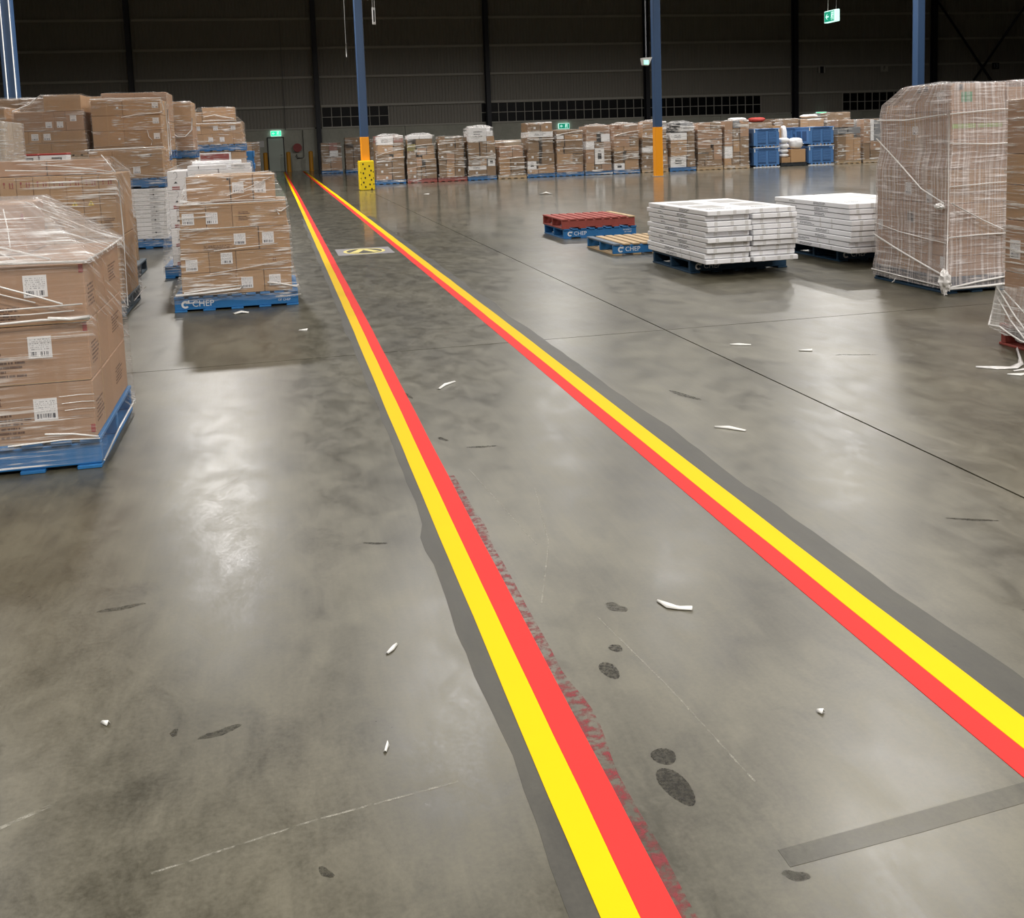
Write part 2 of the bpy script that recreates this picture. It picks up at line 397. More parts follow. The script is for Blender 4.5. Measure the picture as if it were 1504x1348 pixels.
# a thin plate that stands in XZ and faces -Y, with UVs over its face
PLATE = mesh_from('plate_shape', [(-.5, 0, -.5), (.5, 0, -.5), (.5, 0, .5), (-.5, 0, .5), (-.5, -.0025, -.5), (.5, -.0025, -.5), (.5, -.0025, .5), (-.5, -.0025, .5)],
                  [(4, 5, 6, 7), (3, 2, 1, 0), (0, 1, 5, 4), (1, 2, 6, 5), (2, 3, 7, 6), (3, 0, 4, 7)], [(0, 0), (1, 0), (1, 1), (0, 1)]*2)
PLATE.name = 'plate_shape'
FACE = {'f': ((0, -1), 0), 'r': ((1, 0), math.pi/2), 'l': ((-1, 0), -math.pi/2), 'b': ((0, 1), math.pi)}
def plate(name, parent, dims, face, cu, cv, w, h, mat, label=None, me=None, roll=0, off=.0005):
    """fix a plate on a face of a box of DIMS (w, d, h) whose origin is the middle of its base; cu from the face's middle, cv from the base"""
    W, D, H = dims
    if face == 't': return obj(name, me or PLATE, mat, parent, (cu, cv, H+off), (-math.pi/2, 0, roll), (w, 1, h), label)
    (nx, ny), rz = FACE[face]
    px = nx*(W/2+off) + (cu if face == 'f' else -cu if face == 'b' else 0)
    py = ny*(D/2+off) + (cu if face == 'r' else -cu if face == 'l' else 0)
    return obj(name, me or PLATE, mat, parent, (px, py, cv), (0, roll, rz), (w, 1, h), label)
_txt = {}
def text_mesh(body, extrude=.02):
    """lettering as a mesh 1 unit tall in XZ, facing -Y, origin at its middle"""
    if body in _txt: return _txt[body]
    cu = bpy.data.curves.new('lettering', 'FONT'); cu.body = body; cu.align_x = 'CENTER'; cu.align_y = 'CENTER'; cu.size = 1.35; cu.extrude = extrude; cu.resolution_u = 3
    o = bpy.data.objects.new('lettering', cu); COL.objects.link(o)
    dg = bpy.context.evaluated_depsgraph_get()
    me = bpy.data.meshes.new_from_object(o.evaluated_get(dg))
    bpy.data.objects.remove(o); bpy.data.curves.remove(cu)
    for v in me.vertices: v.co = Vector((v.co.x, -v.co.z*.1, v.co.y))
    me.name = 'lettering'; _txt[body] = me
    return me
def flat_xz(polys, t=.002):
    me = multi_prism(polys, 1)
    for v in me.vertices: v.co = Vector((v.co.x, -v.co.z*t, v.co.y))
    return me
def arc(cx, cy, r, a0, a1, n): return [(cx+r*math.cos(a0+(a1-a0)*i/n), cy+r*math.sin(a0+(a1-a0)*i/n)) for i in range(n+1)]
# round emblem with a notch, printed beside the pallet lettering
EMBLEM = flat_xz([arc(0, 0, .5, .7, 5.6, 14) + arc(0, 0, .24, 5.6, .7, 14), [(.12, .16), (.52, .16), (.52, .5), (.34, .5)]])
ARROWS = flat_xz([[(-.38, -.5), (-.2, -.5), (-.2, .15), (-.08, .15), (-.29, .5), (-.5, .15), (-.38, .15)], [(.2, -.5), (.38, -.5), (.38, .15), (.5, .15), (.29, .5), (.08, .15), (.2, .15)], [(-.5, -.62), (.5, -.62), (.5, -.55), (-.5, -.55)]])
GOBLET = flat_xz([[(-.22, .5), (-.25, .2), (-.06, 0), (-.05, -.35), (-.2, -.5), (.2, -.5), (.05, -.35), (.06, 0), (.25, .2), (.22, .5)]])
WARN = flat_xz([[(-.5, -.45), (.5, -.45), (0, .5)]])
BANG = flat_xz([[(-.05, -.1), (.05, -.1), (.08, .22), (-.08, .22)], [(-.05, -.28), (.05, -.28), (.05, -.18), (-.05, -.18)]])
LAMPPIC = flat_xz([[(-.3, -.1), (.3, -.1), (.16, .1), (.16, .25), (-.05, .32), (-.16, .1)]])
SWIRL = flat_xz([arc(0, .1, .5, -.6, 2.6, 10) + arc(0, .1, .38, 2.6, -.6, 10), [(.35, -.1), (.42, -.2), (-.1, -.5), (-.15, -.4)]])

# ------------------------------------------------------------------ pallets (1165 x 1165 x 150)
PW = 1.165
PAL = {'b': ('bluewood', 'bluewood', None), 'n': ('shadebluewood', 'shadebluewood', None), 'r': ('redwood', 'redwood', None), 't': ('timber', 'timber', None),
       'g': ('greywood', 'greywood', None), 'k': ('blackplastic', 'blackplastic', None), 'x': ('bluewood', 'timber', (0, 'slatewood')), 'y': ('redwood', 'redwood', (8, 'timber'))}
def pallet(color, parent=None, loc=(0, 0, 0), chep=False, extra=False):
    p = empty('pallet', loc, 0, parent)
    bear, board, odd = PAL[color]
    for i in range(3):
        y = .02 + i*(PW-.04-.045)/2
        b = bx('bearer', 0, PW, y, y+.045, .018, .128, bear, p, .004)
        if i == 0 and chep and color in 'bnx':
            b2 = p
            obj('emblem', EMBLEM, 'whiteink', b2, (.10, .0185, .072), scale=(.075, 1, .075))
            obj('lettering', text_mesh('CHEP'), 'whiteink', b2, (.265, .0188, .072), scale=(.062, .02, .062))
            if extra:
                obj('lettering', text_mesh('PROPERTY'), 'whiteink', b2, (1.02, .0188, .092), scale=(.022, .02, .022))
                obj('lettering', text_mesh('OF CHEP'), 'whiteink', b2, (1.03, .0188, .058), scale=(.022, .02, .022))
    nb = 9
    for i in range(nb):
        wdt = .094; x = i*(PW-wdt)/(nb-1)
        mt = odd[1] if odd and i == odd[0] else board
        bx('board', x, x+wdt, 0, PW, .128, .15, mt, p, .003)
    for i in range(5):
        wdt = .115; x = i*(PW-wdt)/4
        bx('bottom_board', x, x+wdt, 0, PW, 0, .018, board if color != 'x' else 'timber', p, .003)
    return p

# ------------------------------------------------------------------ cartons and film
def carton(parent, x0, x1, y0, y1, z0, z1, mat='kraft', marks=(), jig=.003, name='carton'):
    w, d, h = x1-x0-jig, y1-y0-jig, z1-z0-.003
    c = obj(name, box_mesh(round(w, 2) if w > .1 else w, d, h, .005), mat, parent, ((x0+x1)/2 + R.uniform(-1, 1)*jig*.5, (y0+y1)/2, z0), (0, 0, R.uniform(-.004, .004)))
    for mk in marks: mark(c, (w, d, h), *mk)
    return c
def mark(c, dims, kind, face, cu, cv, w=.11, h=.11):
    """what is stuck or printed on a carton: cu from the face's middle, cv from the base (metres)"""
    if kind == 'label': plate('label', c, dims, face, cu, cv, w, h, 'label')
    elif kind == 'print': plate('printing', c, dims, face, cu, cv, w, h, 'print')
    elif kind == 'printgrey': plate('printing', c, dims, face, cu, cv, w, h, 'printgrey')
    elif kind == 'tape': plate('tape', c, dims, face, cu, cv, w, h, 'tape')
    elif kind == 'greytape': plate('tape', c, dims, face, cu, cv, w, h, 'greytape')
    elif kind == 'picture': plate('picture', c, dims, face, cu, cv, w, h, 'ink')
    elif kind == 'arrows': plate('arrow_mark', c, dims, face, cu, cv, w, h, 'brownink', me=ARROWS)
    elif kind == 'redarrows': plate('arrow_mark', c, dims, face, cu, cv, w, h, 'redink', me=ARROWS)
    elif kind == 'goblet': plate('fragile_mark', c, dims, face, cu, cv, w, h, 'redink', me=GOBLET)
    elif kind == 'warn':
        s = plate('warning_sticker', c, dims, face, cu, cv, w, h, 'yellowsticker', me=WARN)
        plate('warning_sign', c, dims, face, cu, cv-.003, w, h, 'ink', me=BANG, off=.003)
    elif kind in ('ink', 'green', 'limeink', 'redink', 'whiteink', 'greyink'): plate('print_patch', c, dims, face, cu, cv, w, h, kind)
    elif kind == 'lamp':
        plate('picture', c, dims, face, cu, cv, w, h, 'ink', me=LAMPPIC)
    elif kind == 'swirl': plate('picture', c, dims, face, cu, cv, w, h, 'greyink', me=SWIRL)

def bounds_at(boxes, z, slack=.02):
    a = [b for b in boxes if b[4]-slack <= z <= b[5]+slack]
    if not a: a = [max(boxes, key=lambda b: b[5])] if z > 1e-3 + max(b[5] for b in boxes) - .3 else boxes
    return [min(b[0] for b in a), max(b[1] for b in a), min(b[2] for b in a), max(b[3] for b in a)]
def film_mesh(boxes, z0, z1, off=.014, amp=.004, seed=0, rim=.12, rag=.02, flare=0.0, side_pts=9, dz=.06, close=False):
    """stretch film wound round a stack of boxes (x0,x1,y0,y1,z0,z1): follows their outline, ragged at the bottom, folded over the rim"""
    n = max(4, int((z1-z0)/dz)); zs = [z0 + (z1-z0)*i/n for i in range(n+1)]
    B = [bounds_at(boxes, z) for z in zs]
    def smooth(vals, sgn):
        k = 1; m = [(max if sgn > 0 else min)(vals[max(0, i-k):i+k+1]) for i in range(len(vals))]
        return [sum(m[max(0, i-k):i+k+1])/len(m[max(0, i-k):i+k+1]) for i in range(len(m))]
    S = [smooth([b[j] for b in B], s) for j, s in ((0, -1), (1, 1), (2, -1), (3, 1))]
    vs, fs, uvs = [], [], []
    def ring(x0, x1, y0, y1, z, zj, am):
        c = .016; out = []
        ts = [k/(side_pts-1) for k in range(side_pts)]
        for (ax, ay, bx_, by, nx, ny) in ((x0+c, y0, x1-c, y0, 0, -1), (x1, y0+c, x1, y1-c, 1, 0), (x1-c, y1, x0+c, y1, 0, 1), (x0, y1-c, x0, y0+c, -1, 0)):
            for t in ts:
                x, y = ax+(bx_-ax)*t, ay+(by-ay)*t
                q = noise.noise(Vector((x*5+seed*3.1, y*5, z*9+seed)))
                e = am*(.5+q)
                zz = z + (zj*noise.noise(Vector((x*4+seed, y*4+seed*1.7, 3.3))) if zj else 0)
                out.append((x+nx*e, y+ny*e, zz))
        return out
    def add(r, v):
        for k in range(len(r)+1):
            vs.append(r[k % len(r)]); uvs.append(((k//side_pts + (k % side_pts)/(side_pts-1)*.98)*1.19, v))
    m = side_pts*4 + 1
    for i, z in enumerate(zs):
        fl = flare*max(0, 1-(z-z0)/.35)**1.5 if flare else 0
        o = off + fl
        add(ring(S[0][i]-o, S[1][i]+o, S[2][i]-o, S[3][i]+o, z, rag if i == 0 else 0, amp + fl*.6), z)
    x0, x1, y0, y1 = S[0][-1], S[1][-1], S[2][-1], S[3][-1]
    for ins, dzz, zj in ((.02, .012, .006), (rim*.6, .014, .012), (rim, .016, .02)) if rim else ():
        add(ring(x0+ins, x1-ins, y0+ins, y1-ins, z1+dzz+abs(zj)*.6, zj, 0), z1+dzz+ins)
    if close:
        for f in (.3, .45):
            dx, dy = (x1-x0)*f, (y1-y0)*f
            add(ring(x0+dx, x1-dx, y0+dy, y1-dy, z1+.022, .012, 0), z1+f)
    nr = len(vs)//m
    for i in range(nr-1):
        for k in range(m-1): fs.append((i*m+k, i*m+k+1, (i+1)*m+k+1, (i+1)*m+k))
    return mesh_from('film_shape', vs, fs, uvs, True)
def hull_film(boxes, z0, off=.015, amp=.006, seed=0, cuts=7):
    """film pulled tight over a stepped load like a tent"""
    bm = bmesh.new(); pts = []
    for x0, x1, y0, y1, a, b in boxes:
        for x in (x0-off, x1+off):
            for y in (y0-off, y1+off):
                for z in (max(a, z0), b+off*.8): pts.append((x, y, z))
    for p in pts: bm.verts.new(p)
    r = bmesh.ops.convex_hull(bm, input=list(bm.verts))
    bmesh.ops.delete(bm, geom=list({g for g in r['geom_interior'] + r['geom_unused'] if isinstance(g, bmesh.types.BMVert)}), context='VERTS')
    bmesh.ops.delete(bm, geom=[f for f in bm.faces if all(v.co.z < z0+.02 for v in f.verts)], context='FACES_ONLY')
    bmesh.ops.subdivide_edges(bm, edges=list(bm.edges), cuts=cuts, use_grid_fill=True)
    bmesh.ops.recalc_face_normals(bm, faces=list(bm.faces)); bm.normal_update()
    for v in bm.verts:
        q = noise.noise(v.co*4 + Vector((seed, 0, 0)))
        v.co += v.normal*amp*(.6+q)
    uvl = bm.loops.layers.uv.new('UVMap')
    for f in bm.faces:
        for l in f.loops:
            c = l.vert.co; l[uvl].uv = (c.x*.8+c.y*.6, c.z + .35*c.y)
    me = bpy.data.meshes.new('film_shape'); bm.to_mesh(me); bm.free()
    for p in me.polygons: p.use_smooth = True
    return me

LOADS = []
def load(label, x, y, z, pal, cartons, film='film', top=None, hull=False, group=None, back=False, name='wrapped_load', pallet_kw=None, **fk):
    """a pallet load bound in film: the pallet, every carton and the film are its parts"""
    t = empty(name, (x, y, z)); tag(t, label, 'pallet load', group)
    boxes = []
    if pal:
        pallet(pal, t, **(pallet_kw or {})); boxes.append((0, PW, 0, PW, 0, .15))
    for c in cartons:
        x0, x1, y0, y1, z0, z1 = c[:6]; mat = c[6] if len(c) > 6 else 'kraft'; mk = c[7] if len(c) > 7 else ()
        carton(t, x0, x1, y0, y1, z0, z1, mat, mk); boxes.append((x0, x1, y0, y1, z0, z1))
    if film:
        zb = fk.pop('zb', .05); zt = fk.pop('zt', max(b[5] for b in boxes)-.01); sd = len(LOADS)+1
        me = hull_film(boxes, zb, seed=sd, **fk) if hull else film_mesh(boxes, zb, zt, seed=sd, **fk)
        obj('film', me, film, t)
    LOADS.append(t); return t
def grid(xs, ys, zs, mat='kraft', marks=None):
    """cartons between the split lines XS, YS, ZS; MARKS: {(i, j, k): marks}"""
    out = []
    for k in range(len(zs)-1):
        for j in range(len(ys)-1):
            for i in range(len(xs)-1):
                mt = mat if isinstance(mat, str) else R.choice(mat)
                out.append((xs[i], xs[i+1], ys[j], ys[j+1], zs[k], zs[k+1], mt, (marks or {}).get((i, j, k), ())))
    return out
def tier(z0, z1, xs, ys=(.02, .58, 1.145), mat='kraft', marks=None):
    return grid(xs, ys, (z0, z1), mat, {(i, 0, 0): v for i, v in (marks or {}).items()})
def strand(parent, pts, r=.004, name='film_strand'):
    return obj(name, tube_mesh(pts, r), 'strand', parent)
def crumple(seed, size, n=3):
    """a bunched knot of film"""
    bm = bmesh.new(); bmesh.ops.create_icosphere(bm, subdivisions=n, radius=.5)
    for v in bm.verts:
        q = noise.noise(v.co*5+Vector((seed, 0, 0)))*.5 + noise.noise(v.co*11+Vector((0, seed, 0)))*.25
        v.co *= 1+q
        v.co = Vector((v.co.x*size[0], v.co.y*size[1], v.co.z*size[2]))
    me = bpy.data.meshes.new('knot_shape'); bm.to_mesh(me); bm.free()
    return me
# ================================================================== THE BUILDING
WY = 64.0
BAYS = [-18.3 + 10.55*i for i in range(8)]          # portal columns along the far wall
# floor: a dark bed with four slabs on it; the joints between them are open
fl = structure(bx('floor', -18.3, 60, -16, WY, -.30, -.012, 'joint', None, 0), 'grey polished concrete warehouse floor')
fl_loc = fl.location.copy()
def on_floor(name, me, mat, loc=(0, 0, 0), label=None, rot=(0, 0, 0)):
    return obj(name, me, mat, fl, Vector(loc)-fl_loc, rot, label=label)
JX, JY, g = 2.95, 7.55, .006
for x0, x1 in ((-18.3, JX-g), (JX+g, 60)):
    for y0, y1 in ((-16, JY-g), (JY+g, WY)):
        me = box_mesh(x1-x0, y1-y0, .012, 0).copy()
        on_floor('slab', me, 'slab', ((x0+x1)/2, (y0+y1)/2, -.012))
# ground and scrubbed strips beside the painted lines, ghost of an older line
def wob(y, seed, a): return a*noise.noise(Vector((y*1.1, seed, 0))) + a*.4*noise.noise(Vector((y*4.3, seed+5, 0)))
def rng(a, b, n): return [a+(b-a)*i/(n-1) for i in range(n)]
ys = rng(.2, 22, 160)
on_floor('ground_strip', strip_mesh([(.49-.012*min(1, y/8)+(.03 if y > 4 else 0)+wob(y, 1, .035), y) for y in ys], [(.58, y) for y in ys], .0007), 'ground', label='dark ground strip left of the left lines')
on_floor('ground_strip', strip_mesh([(1.80, y) for y in ys], [(1.955+wob(y, 9, .028), y) for y in ys], .0007), 'ground', label='dark ground strip right of the right lines')
on_floor('ghost_line', strip_mesh([(.98, 1.90), (1.3, 1.925), (1.66, 1.955), (2.6, 2.02)], [(.98, 1.845), (1.3, 1.865), (1.66, 1.895), (2.6, 1.96)], .0006), 'ghost', label='faint band of a removed floor line')
on_floor('overspray', strip_mesh([(.695, y) for y in rng(1.0, 4.6, 50)], [(.735+.05*max(0, noise.noise(Vector((y*2.2, 4, 0)))) + wob(y, 3, .012), y) for y in rng(1.0, 4.6, 50)], .0006), 'overspray', label='old red paint showing beside the red line')
# painted lines
def wline(label, xa, xb, mat, sa, sb, h):
    ys = rng(.3, 62.3, 260)
    def bend(y): return .02*min(1, max(0, (y-3)/6)) - .035*max(0, min(1, (y-30)/20))
    a = [(xa+bend(y)+wob(y, sa, .004), y) for y in ys]; b = [(xb+bend(y)+wob(y, sb, .004), y) for y in ys]
    o = obj('painted_line', strip_mesh(a, b, h), mat); tag(o, label, 'floor line'); return o
wline('yellow painted line on the outer left edge of the walkway', .549, .6255, 'yellow', 11, 12, .0022)
wline('red painted line inside the left yellow line of the walkway', .6265, .704, 'red', 12, 13, .0016)
wline('yellow painted line on the outer right edge of the walkway', 1.7365, 1.83, 'yellow', 14, 15, .0022)
wline('red painted line inside the right yellow line of the walkway', 1.655, 1.7355, 'red', 16, 14, .0016)
# marks on the concrete
def foot(cx, cy, ln, wd, a, part):
    pts = [(wd*.5*math.sin(t)*(1+.18*math.cos(t)), ln*.5*math.cos(t)) for t in [2*math.pi*i/20 for i in range(20)]]
    on_floor('shoe_print', prism(pts, .0006), 'footprint', (cx, cy, 0), rot=(0, 0, a))
foot(.852, 2.165, .155, .066, .12, 0); foot(.868, 2.285, .07, .062, .1, 1)
foot(.87, 2.72, .10, .05, .1, 0); foot(.93, 2.84, .05, .04, .3, 0)
def scr(name, mat, pts, wd):
    a = []; b = []
    for i, p in enumerate(pts):
        q = pts[min(i+1, len(pts)-1)]; o = pts[max(i-1, 0)]; d = (Vector(q)-Vector(o)).normalized(); n = Vector((-d.y, d.x))*wd/2
        a.append((p[0]+n.x, p[1]+n.y)); b.append((p[0]-n.x, p[1]-n.y))
    on_floor(name, strip_mesh(a, b, .0005), mat)
scr('scratch', 'scratch', [(.94, 3.05), (1.0, 2.6), (1.04, 2.13)], .006)
scr('scratch', 'scratch', [(1.05, 4.3), (.95, 3.7), (.79, 3.2)], .006)
scr('scratch', 'scratch', [(.82, 4.66), (.9, 3.69)], .005)
scr('scratch', 'scratch', [(-.35, 2.2), (0, 2.28), (.35, 2.33)], .006)
scr('scratch', 'scratch', [(-.9, 2.35), (-.6, 2.52)], .012)
for cx, cy, l, wd, a in ((-.23, 2.72, .12, .03, 1.9), (-.35, 2.75, .04, .02, 0), (.02, 2.1, .05, .02, .6), (.1, 1.9, .05, .03, .4), (1.02, 3.1, .09, .05, .5), (.98, 1.82, .06, .03, 1.1), (.95, 5.0, .16, .03, 1.4), (.78, 5.2, .1, .03, .4), (.72, 6.2, .2, .03, .2), (3.8, 6.2, .3, .03, 1.2), (2.6, 3.4, .2, .02, 1.1), (-.6, 3.6, .16, .03, 1.7), (.3, 3.9, .1, .02, 1.2), (2.3, 5.6, .3, .05, .3)):
    pts = [(wd*.5*math.sin(t)*(1+.3*math.sin(3*t)), l*.5*math.cos(t)) for t in [2*math.pi*i/12 for i in range(12)]]
    on_floor('scuff_mark', prism(pts, .0005), 'darkmark', (cx, cy, 0), rot=(0, 0, a))

# walkway graphic on the floor
fg = empty('floor_sign', (1.205, 14.88, 0)); tag(fg, 'grey floor graphic with yellow circle and chevron between the red lines', 'floor sign')
M['signgrey'] = new_mat('sign_grey', (.27, .26, .275), .5)
bx('sign_base', -.395, .395, -.45, .45, 0, .0012, 'signgrey', fg, 0)
def ringm(r0, r1, h, n=40):
    vs = []; fs = []
    for i in range(n):
        c, s = math.cos(2*math.pi*i/n), math.sin(2*math.pi*i/n)
        vs += [(r0*c, r0*s, 0), (r1*c, r1*s, 0), (r1*c, r1*s, h), (r0*c, r0*s, h)]
    for i in range(n):
        j = (i+1) % n
        for k in range(4): fs.append((4*i+k, 4*i+(k+1) % 4, 4*j+(k+1) % 4, 4*j+k))
    return mesh_from('ring_shape', vs, fs)
obj('disc', prism(arc(0, 0, .27, 0, 2*math.pi*31/32, 31), .0008), 'ground', fg, (0, 0, .0012), scale=(1, 1.25, 1))
M['signyellow'] = new_mat('sign_yellow', (.80, .68, .22), .5)
obj('ring', ringm(.255, .30, .0012), 'signyellow', fg, (0, 0, .0012), scale=(1, 1.25, 1))
obj('chevron', prism([(-.22, -.16), (-.10, -.2), (0, .14), (.12, -.2), (.22, -.14), (.06, .26), (-.06, .26)], .0012), 'signyellow', fg, (0, 0, .002))

# ------------------------------------------------------------------ far wall
wb = structure(bx('wall_back', -18.3, 60, WY+.06, WY+.3, -.3, 11.6, 'steeldark', None, 0), 'dark far wall of ribbed metal sheet above precast concrete')
wo = wb.location.copy()
def on_wall(name, me, mat, loc, rot=(0, 0, 0), label=None): return obj(name, me, mat, wb, Vector(loc)-wo, rot, label=label)
def wbx(name, x0, x1, y0, y1, z0, z1, mat, b=.006): return on_wall(name, box_mesh(x1-x0, y1-y0, z1-z0, b), mat, ((x0+x1)/2, (y0+y1)/2, z0))
def sheet(x0, x1, z0, z1):
    """ribbed wall sheet facing the hall"""
    vs, fs = [], []; x = x0; prof = []
    while x < x1-.05:
        for dx, dy in ((0, 0), (.10, 0), (.118, -.03), (.162, -.03), (.18, 0)): prof.append((min(x+dx, x1), dy))
        x += .2
    prof.append((x1, 0))
    for px, py in prof: vs += [(px-x0, py, 0), (px-x0, py, z1-z0)]
    for i in range(len(prof)-1): fs.append((2*i, 2*i+2, 2*i+3, 2*i+1))
    on_wall('cladding_sheet', mesh_from('ribbed_sheet', vs, fs), 'cladding', (x0, WY, z0))
WIN = [(3.05, 7.1, 7), (12.94, 32.1, 34), (38.2, 44.4, 11)]
wz0, wz1 = 2.60, 3.76
GIRTS = [3.85, 5.60, 7.34, 9.08, 10.8]
for i in range(7):
    a, b = BAYS[i], min(BAYS[i+1], 60)
    zz = [wz1+.06, GIRTS[1], GIRTS[2], GIRTS[3], 11.6]
    for k in range(4): sheet(a, b, zz[k], zz[k+1])
    for z in GIRTS: wbx('girt', a+.2, b-.2, WY-.16, WY-.04, z-.07, z+.07, 'girt')
    for k in range(2): wbx('precast_panel', a+(b-a)*k/2+.01, a+(b-a)*(k+1)/2-.01, WY-.1, WY+.04, 0, 2.5, 'precast')
    wbx('girt', a+.2, b-.2, WY-.16, WY-.04, 2.5, 2.585, 'girt')
segs = []; x = -18.3
for a, b, n in WIN: segs.append((x, a)); x = b
segs.append((x, 60))
for a, b in segs:
    while a < b-.01:
        nx = min([q for q in BAYS if q > a+.01] + [b]); nx = min(nx, b); sheet(a, nx, 2.58, wz1+.06); a = nx
for x in BAYS:
    cx = x if x > -18 else x+.3
    wbx('portal_column', cx-.14, cx+.14, WY-.62, WY-.59, 0, 11.6, 'steeldark')
    wbx('portal_column', cx-.14, cx+.14, WY-.20, WY-.17, 0, 11.6, 'steeldark')
    wbx('portal_column', cx-.02, cx+.02, WY-.59, WY-.20, 0, 11.6, 'steeldark')
for p, q in (((45.0, 10.2), (52.8, .3)), ((52.8, 10.2), (45.0, .4))):
    on_wall('wall_brace', tube_mesh([(p[0], WY-.4, p[1]), (q[0], WY-.4, q[1])], .08), 'steeldark', (0, 0, 0))
for k, (a, b, n) in enumerate(WIN):
    wn = structure(empty('window_%d' % (k+1), (a, WY-.05, wz0)), 'strip window with dark panes in the far wall')
    bx('sill', -.05, b-a+.05, -.05, .05, -.06, 0, 'girt', wn); bx('head', -.05, b-a+.05, -.05, .05, wz1-wz0, wz1-wz0+.06, 'girt', wn)
    bx('rail', 0, b-a, -.02, .03, .56, .60, 'girt', wn)
    pw = (b-a)/n
    for i in range(n+1): bx('mullion', i*pw-.02, i*pw+.02, -.03, .03, 0, wz1-wz0, 'girt', wn)
    for i in range(n):
        for z0, z1 in ((0, .56), (.60, wz1-wz0)): bx('pane', i*pw+.02, (i+1)*pw-.02, .02, .028, z0, z1, 'glass', wn, 0)
# door, notice, hose reel, bollards, exit signs at the far end
d = structure(empty('door_1', (.2, WY-.1, 0)), 'grey green exit door in the far wall under a lit sign')
bx('leaf', -.44, .44, -.05, -.01, .01, 2.02, 'doorpaint', d)
for x0, x1, z0, z1 in ((-.5, -.45, 0, 2.08), (.45, .5, 0, 2.08), (-.45, .45, 2.03, 2.08)): bx('frame', x0, x1, -.07, 0, z0, z1, 'steeldark', d)
h = obj('handle', tube_mesh([(.36, -.06, 1.0), (.36, -.10, 1.0), (.25, -.10, 1.0)], .012), 'galv', d)
t = obj('notice_board', box_mesh(.42, .02, .38, .003), 'greytape', None, (-.69, WY-.115, 1.5)); tag(t, 'small grey notice on the far wall left of the exit door', 'notice')
hr = empty('hose_reel', (1.47, WY-.14, 1.12)); tag(hr, 'red fire hose reel on the far wall right of the exit door', 'hose reel')
disc = obj('disc', cyl_mesh(.26, .26, .03, 28), 'reel', hr, (0, -.22, .28), (math.pi/2, 0, 0)); obj('disc', cyl_mesh(.26, .26, .03, 28), 'reel', hr, (0, -.04, .28), (math.pi/2, 0, 0))
obj('hose', ringm(.10, .23, .14, 28), 'black', hr, (0, -.07, .28), (math.pi/2, 0, 0)); bx('bracket', -.04, .04, -.05, 0, .2, .4, 'pipe', hr)
obj('pipe', tube_mesh([(.36, -.06, 1.33), (.36, -.06, -.28), (.30, -.06, -.34), (.02, -.06, -.34), (-.05, -.06, -.2)], .022), 'pipe', hr)
obj('nozzle', tube_mesh([(-.05, -.1, -.1), (-.12, -.1, -.25), (-.05, -.1, -.36), (.1, -.1, -.34)], .02), 'black', hr)
on_wall('conduit_and_edge_glint', tube_mesh([(.83, WY-.2, 2.5), (.83, WY-.2, 9)], .02), 'pipe', (0, 0, 0))
for x, s in ((-.44, 'left of the grey exit door'), (.90, 'right beside the grey exit door'), (2.2, 'at the end of the right walkway lines')):
    b = empty('bollard', (x, WY-1.0 if x < 2 else WY-1.3, 0)); tag(b, 'orange safety bollard ' + s, 'bollard', 'bollards by the exit door')
    obj('post', cyl_mesh(.13, .13, 1.15, 20), 'bollard', b); obj('cap', cyl_mesh(.13, .04, .04, 20), 'bollard', b, (0, 0, 1.15)); obj('foot_plate', cyl_mesh(.19, .19, .015, 20), 'bollard', b)
MAN = [[(.02, .42), (.10, .46), (.17, .40), (.15, .31), (.06, .29), (.0, .34)],
       [(-.06, .26), (.08, .27), (.22, .10), (.16, .05), (.06, .15), (.02, -.06), (.16, -.18), (.10, -.44), (.02, -.43), (.06, -.22), (-.10, -.08), (-.14, -.20), (-.34, -.22), (-.34, -.14), (-.20, -.12), (-.12, .08), (-.20, .02), (-.26, .10)]]
MANM = flat_xz(MAN); DOORM = flat_xz([[(-.28, -.45), (-.2, -.45), (-.2, .37), (.2, .37), (.2, -.45), (.28, -.45), (.28, .45), (-.28, .45)]])
ARROWM = flat_xz([[(-.45, 0), (-.02, .42), (.12, .42), (-.16, .1), (.45, .1), (.45, -.1), (-.16, -.1), (.12, -.42), (-.02, -.42)]])
def exit_sign(label, loc, rz, w, h, face='exitgreen', arrow=True, th=.12, rods=0):
    e = empty('exit_sign', loc, rz); tag(e, label, 'exit sign')
    bx('housing', -w/2, w/2, 0, th, 0, h, 'exitwhite', e, .006)
    bx('face', -w/2+.02, w/2-.02 - (.12*w if rods else 0), -.004, 0, .025, h-.025, face, e, 0)
    if arrow: obj('arrow', ARROWM, 'exitwhite', e, (-w*.24, -.0045, h*.5), scale=(h*.55, 1, h*.55))
    x = w*.17 if arrow else 0
    obj('door_symbol', DOORM, 'exitwhite', e, (x+w*.04, -.0045, h*.5), scale=(h*.75, 1, h*.78)); obj('running_figure', MANM, 'exitwhite', e, (x+w*.02, -.0065, h*.5), scale=(h*.7, 1, h*.7))
    for k in range(rods): obj('rod', tube_mesh([(-w*.35+k*w*.7, th/2, h), (-w*.33+k*w*.7, th/2, h+.25), (-w*.3+k*w*.6, th/2, 11.55-loc[2])], .008), 'galv', e)
    return e
exit_sign('bright green exit sign over the grey door in the far wall', (.25, WY-.25, 2.13), 0, .62, .33, 'exitfar')
exit_sign('green arrow exit sign on the far wall above the cartons', (18.28, WY-.25, 1.99), 0, .72, .36)
exit_sign('bright green exit sign low on the far wall beyond the blue bins', (36.5, WY-.25, 2.2), 0, .75, .34, 'exitfar')
exit_sign('hanging green and white exit sign with arrow, high above the white cartons', (17.68, 30.35, 4.88), -math.pi/2, .72, .37, 'exitgreen', True, .13, 2)
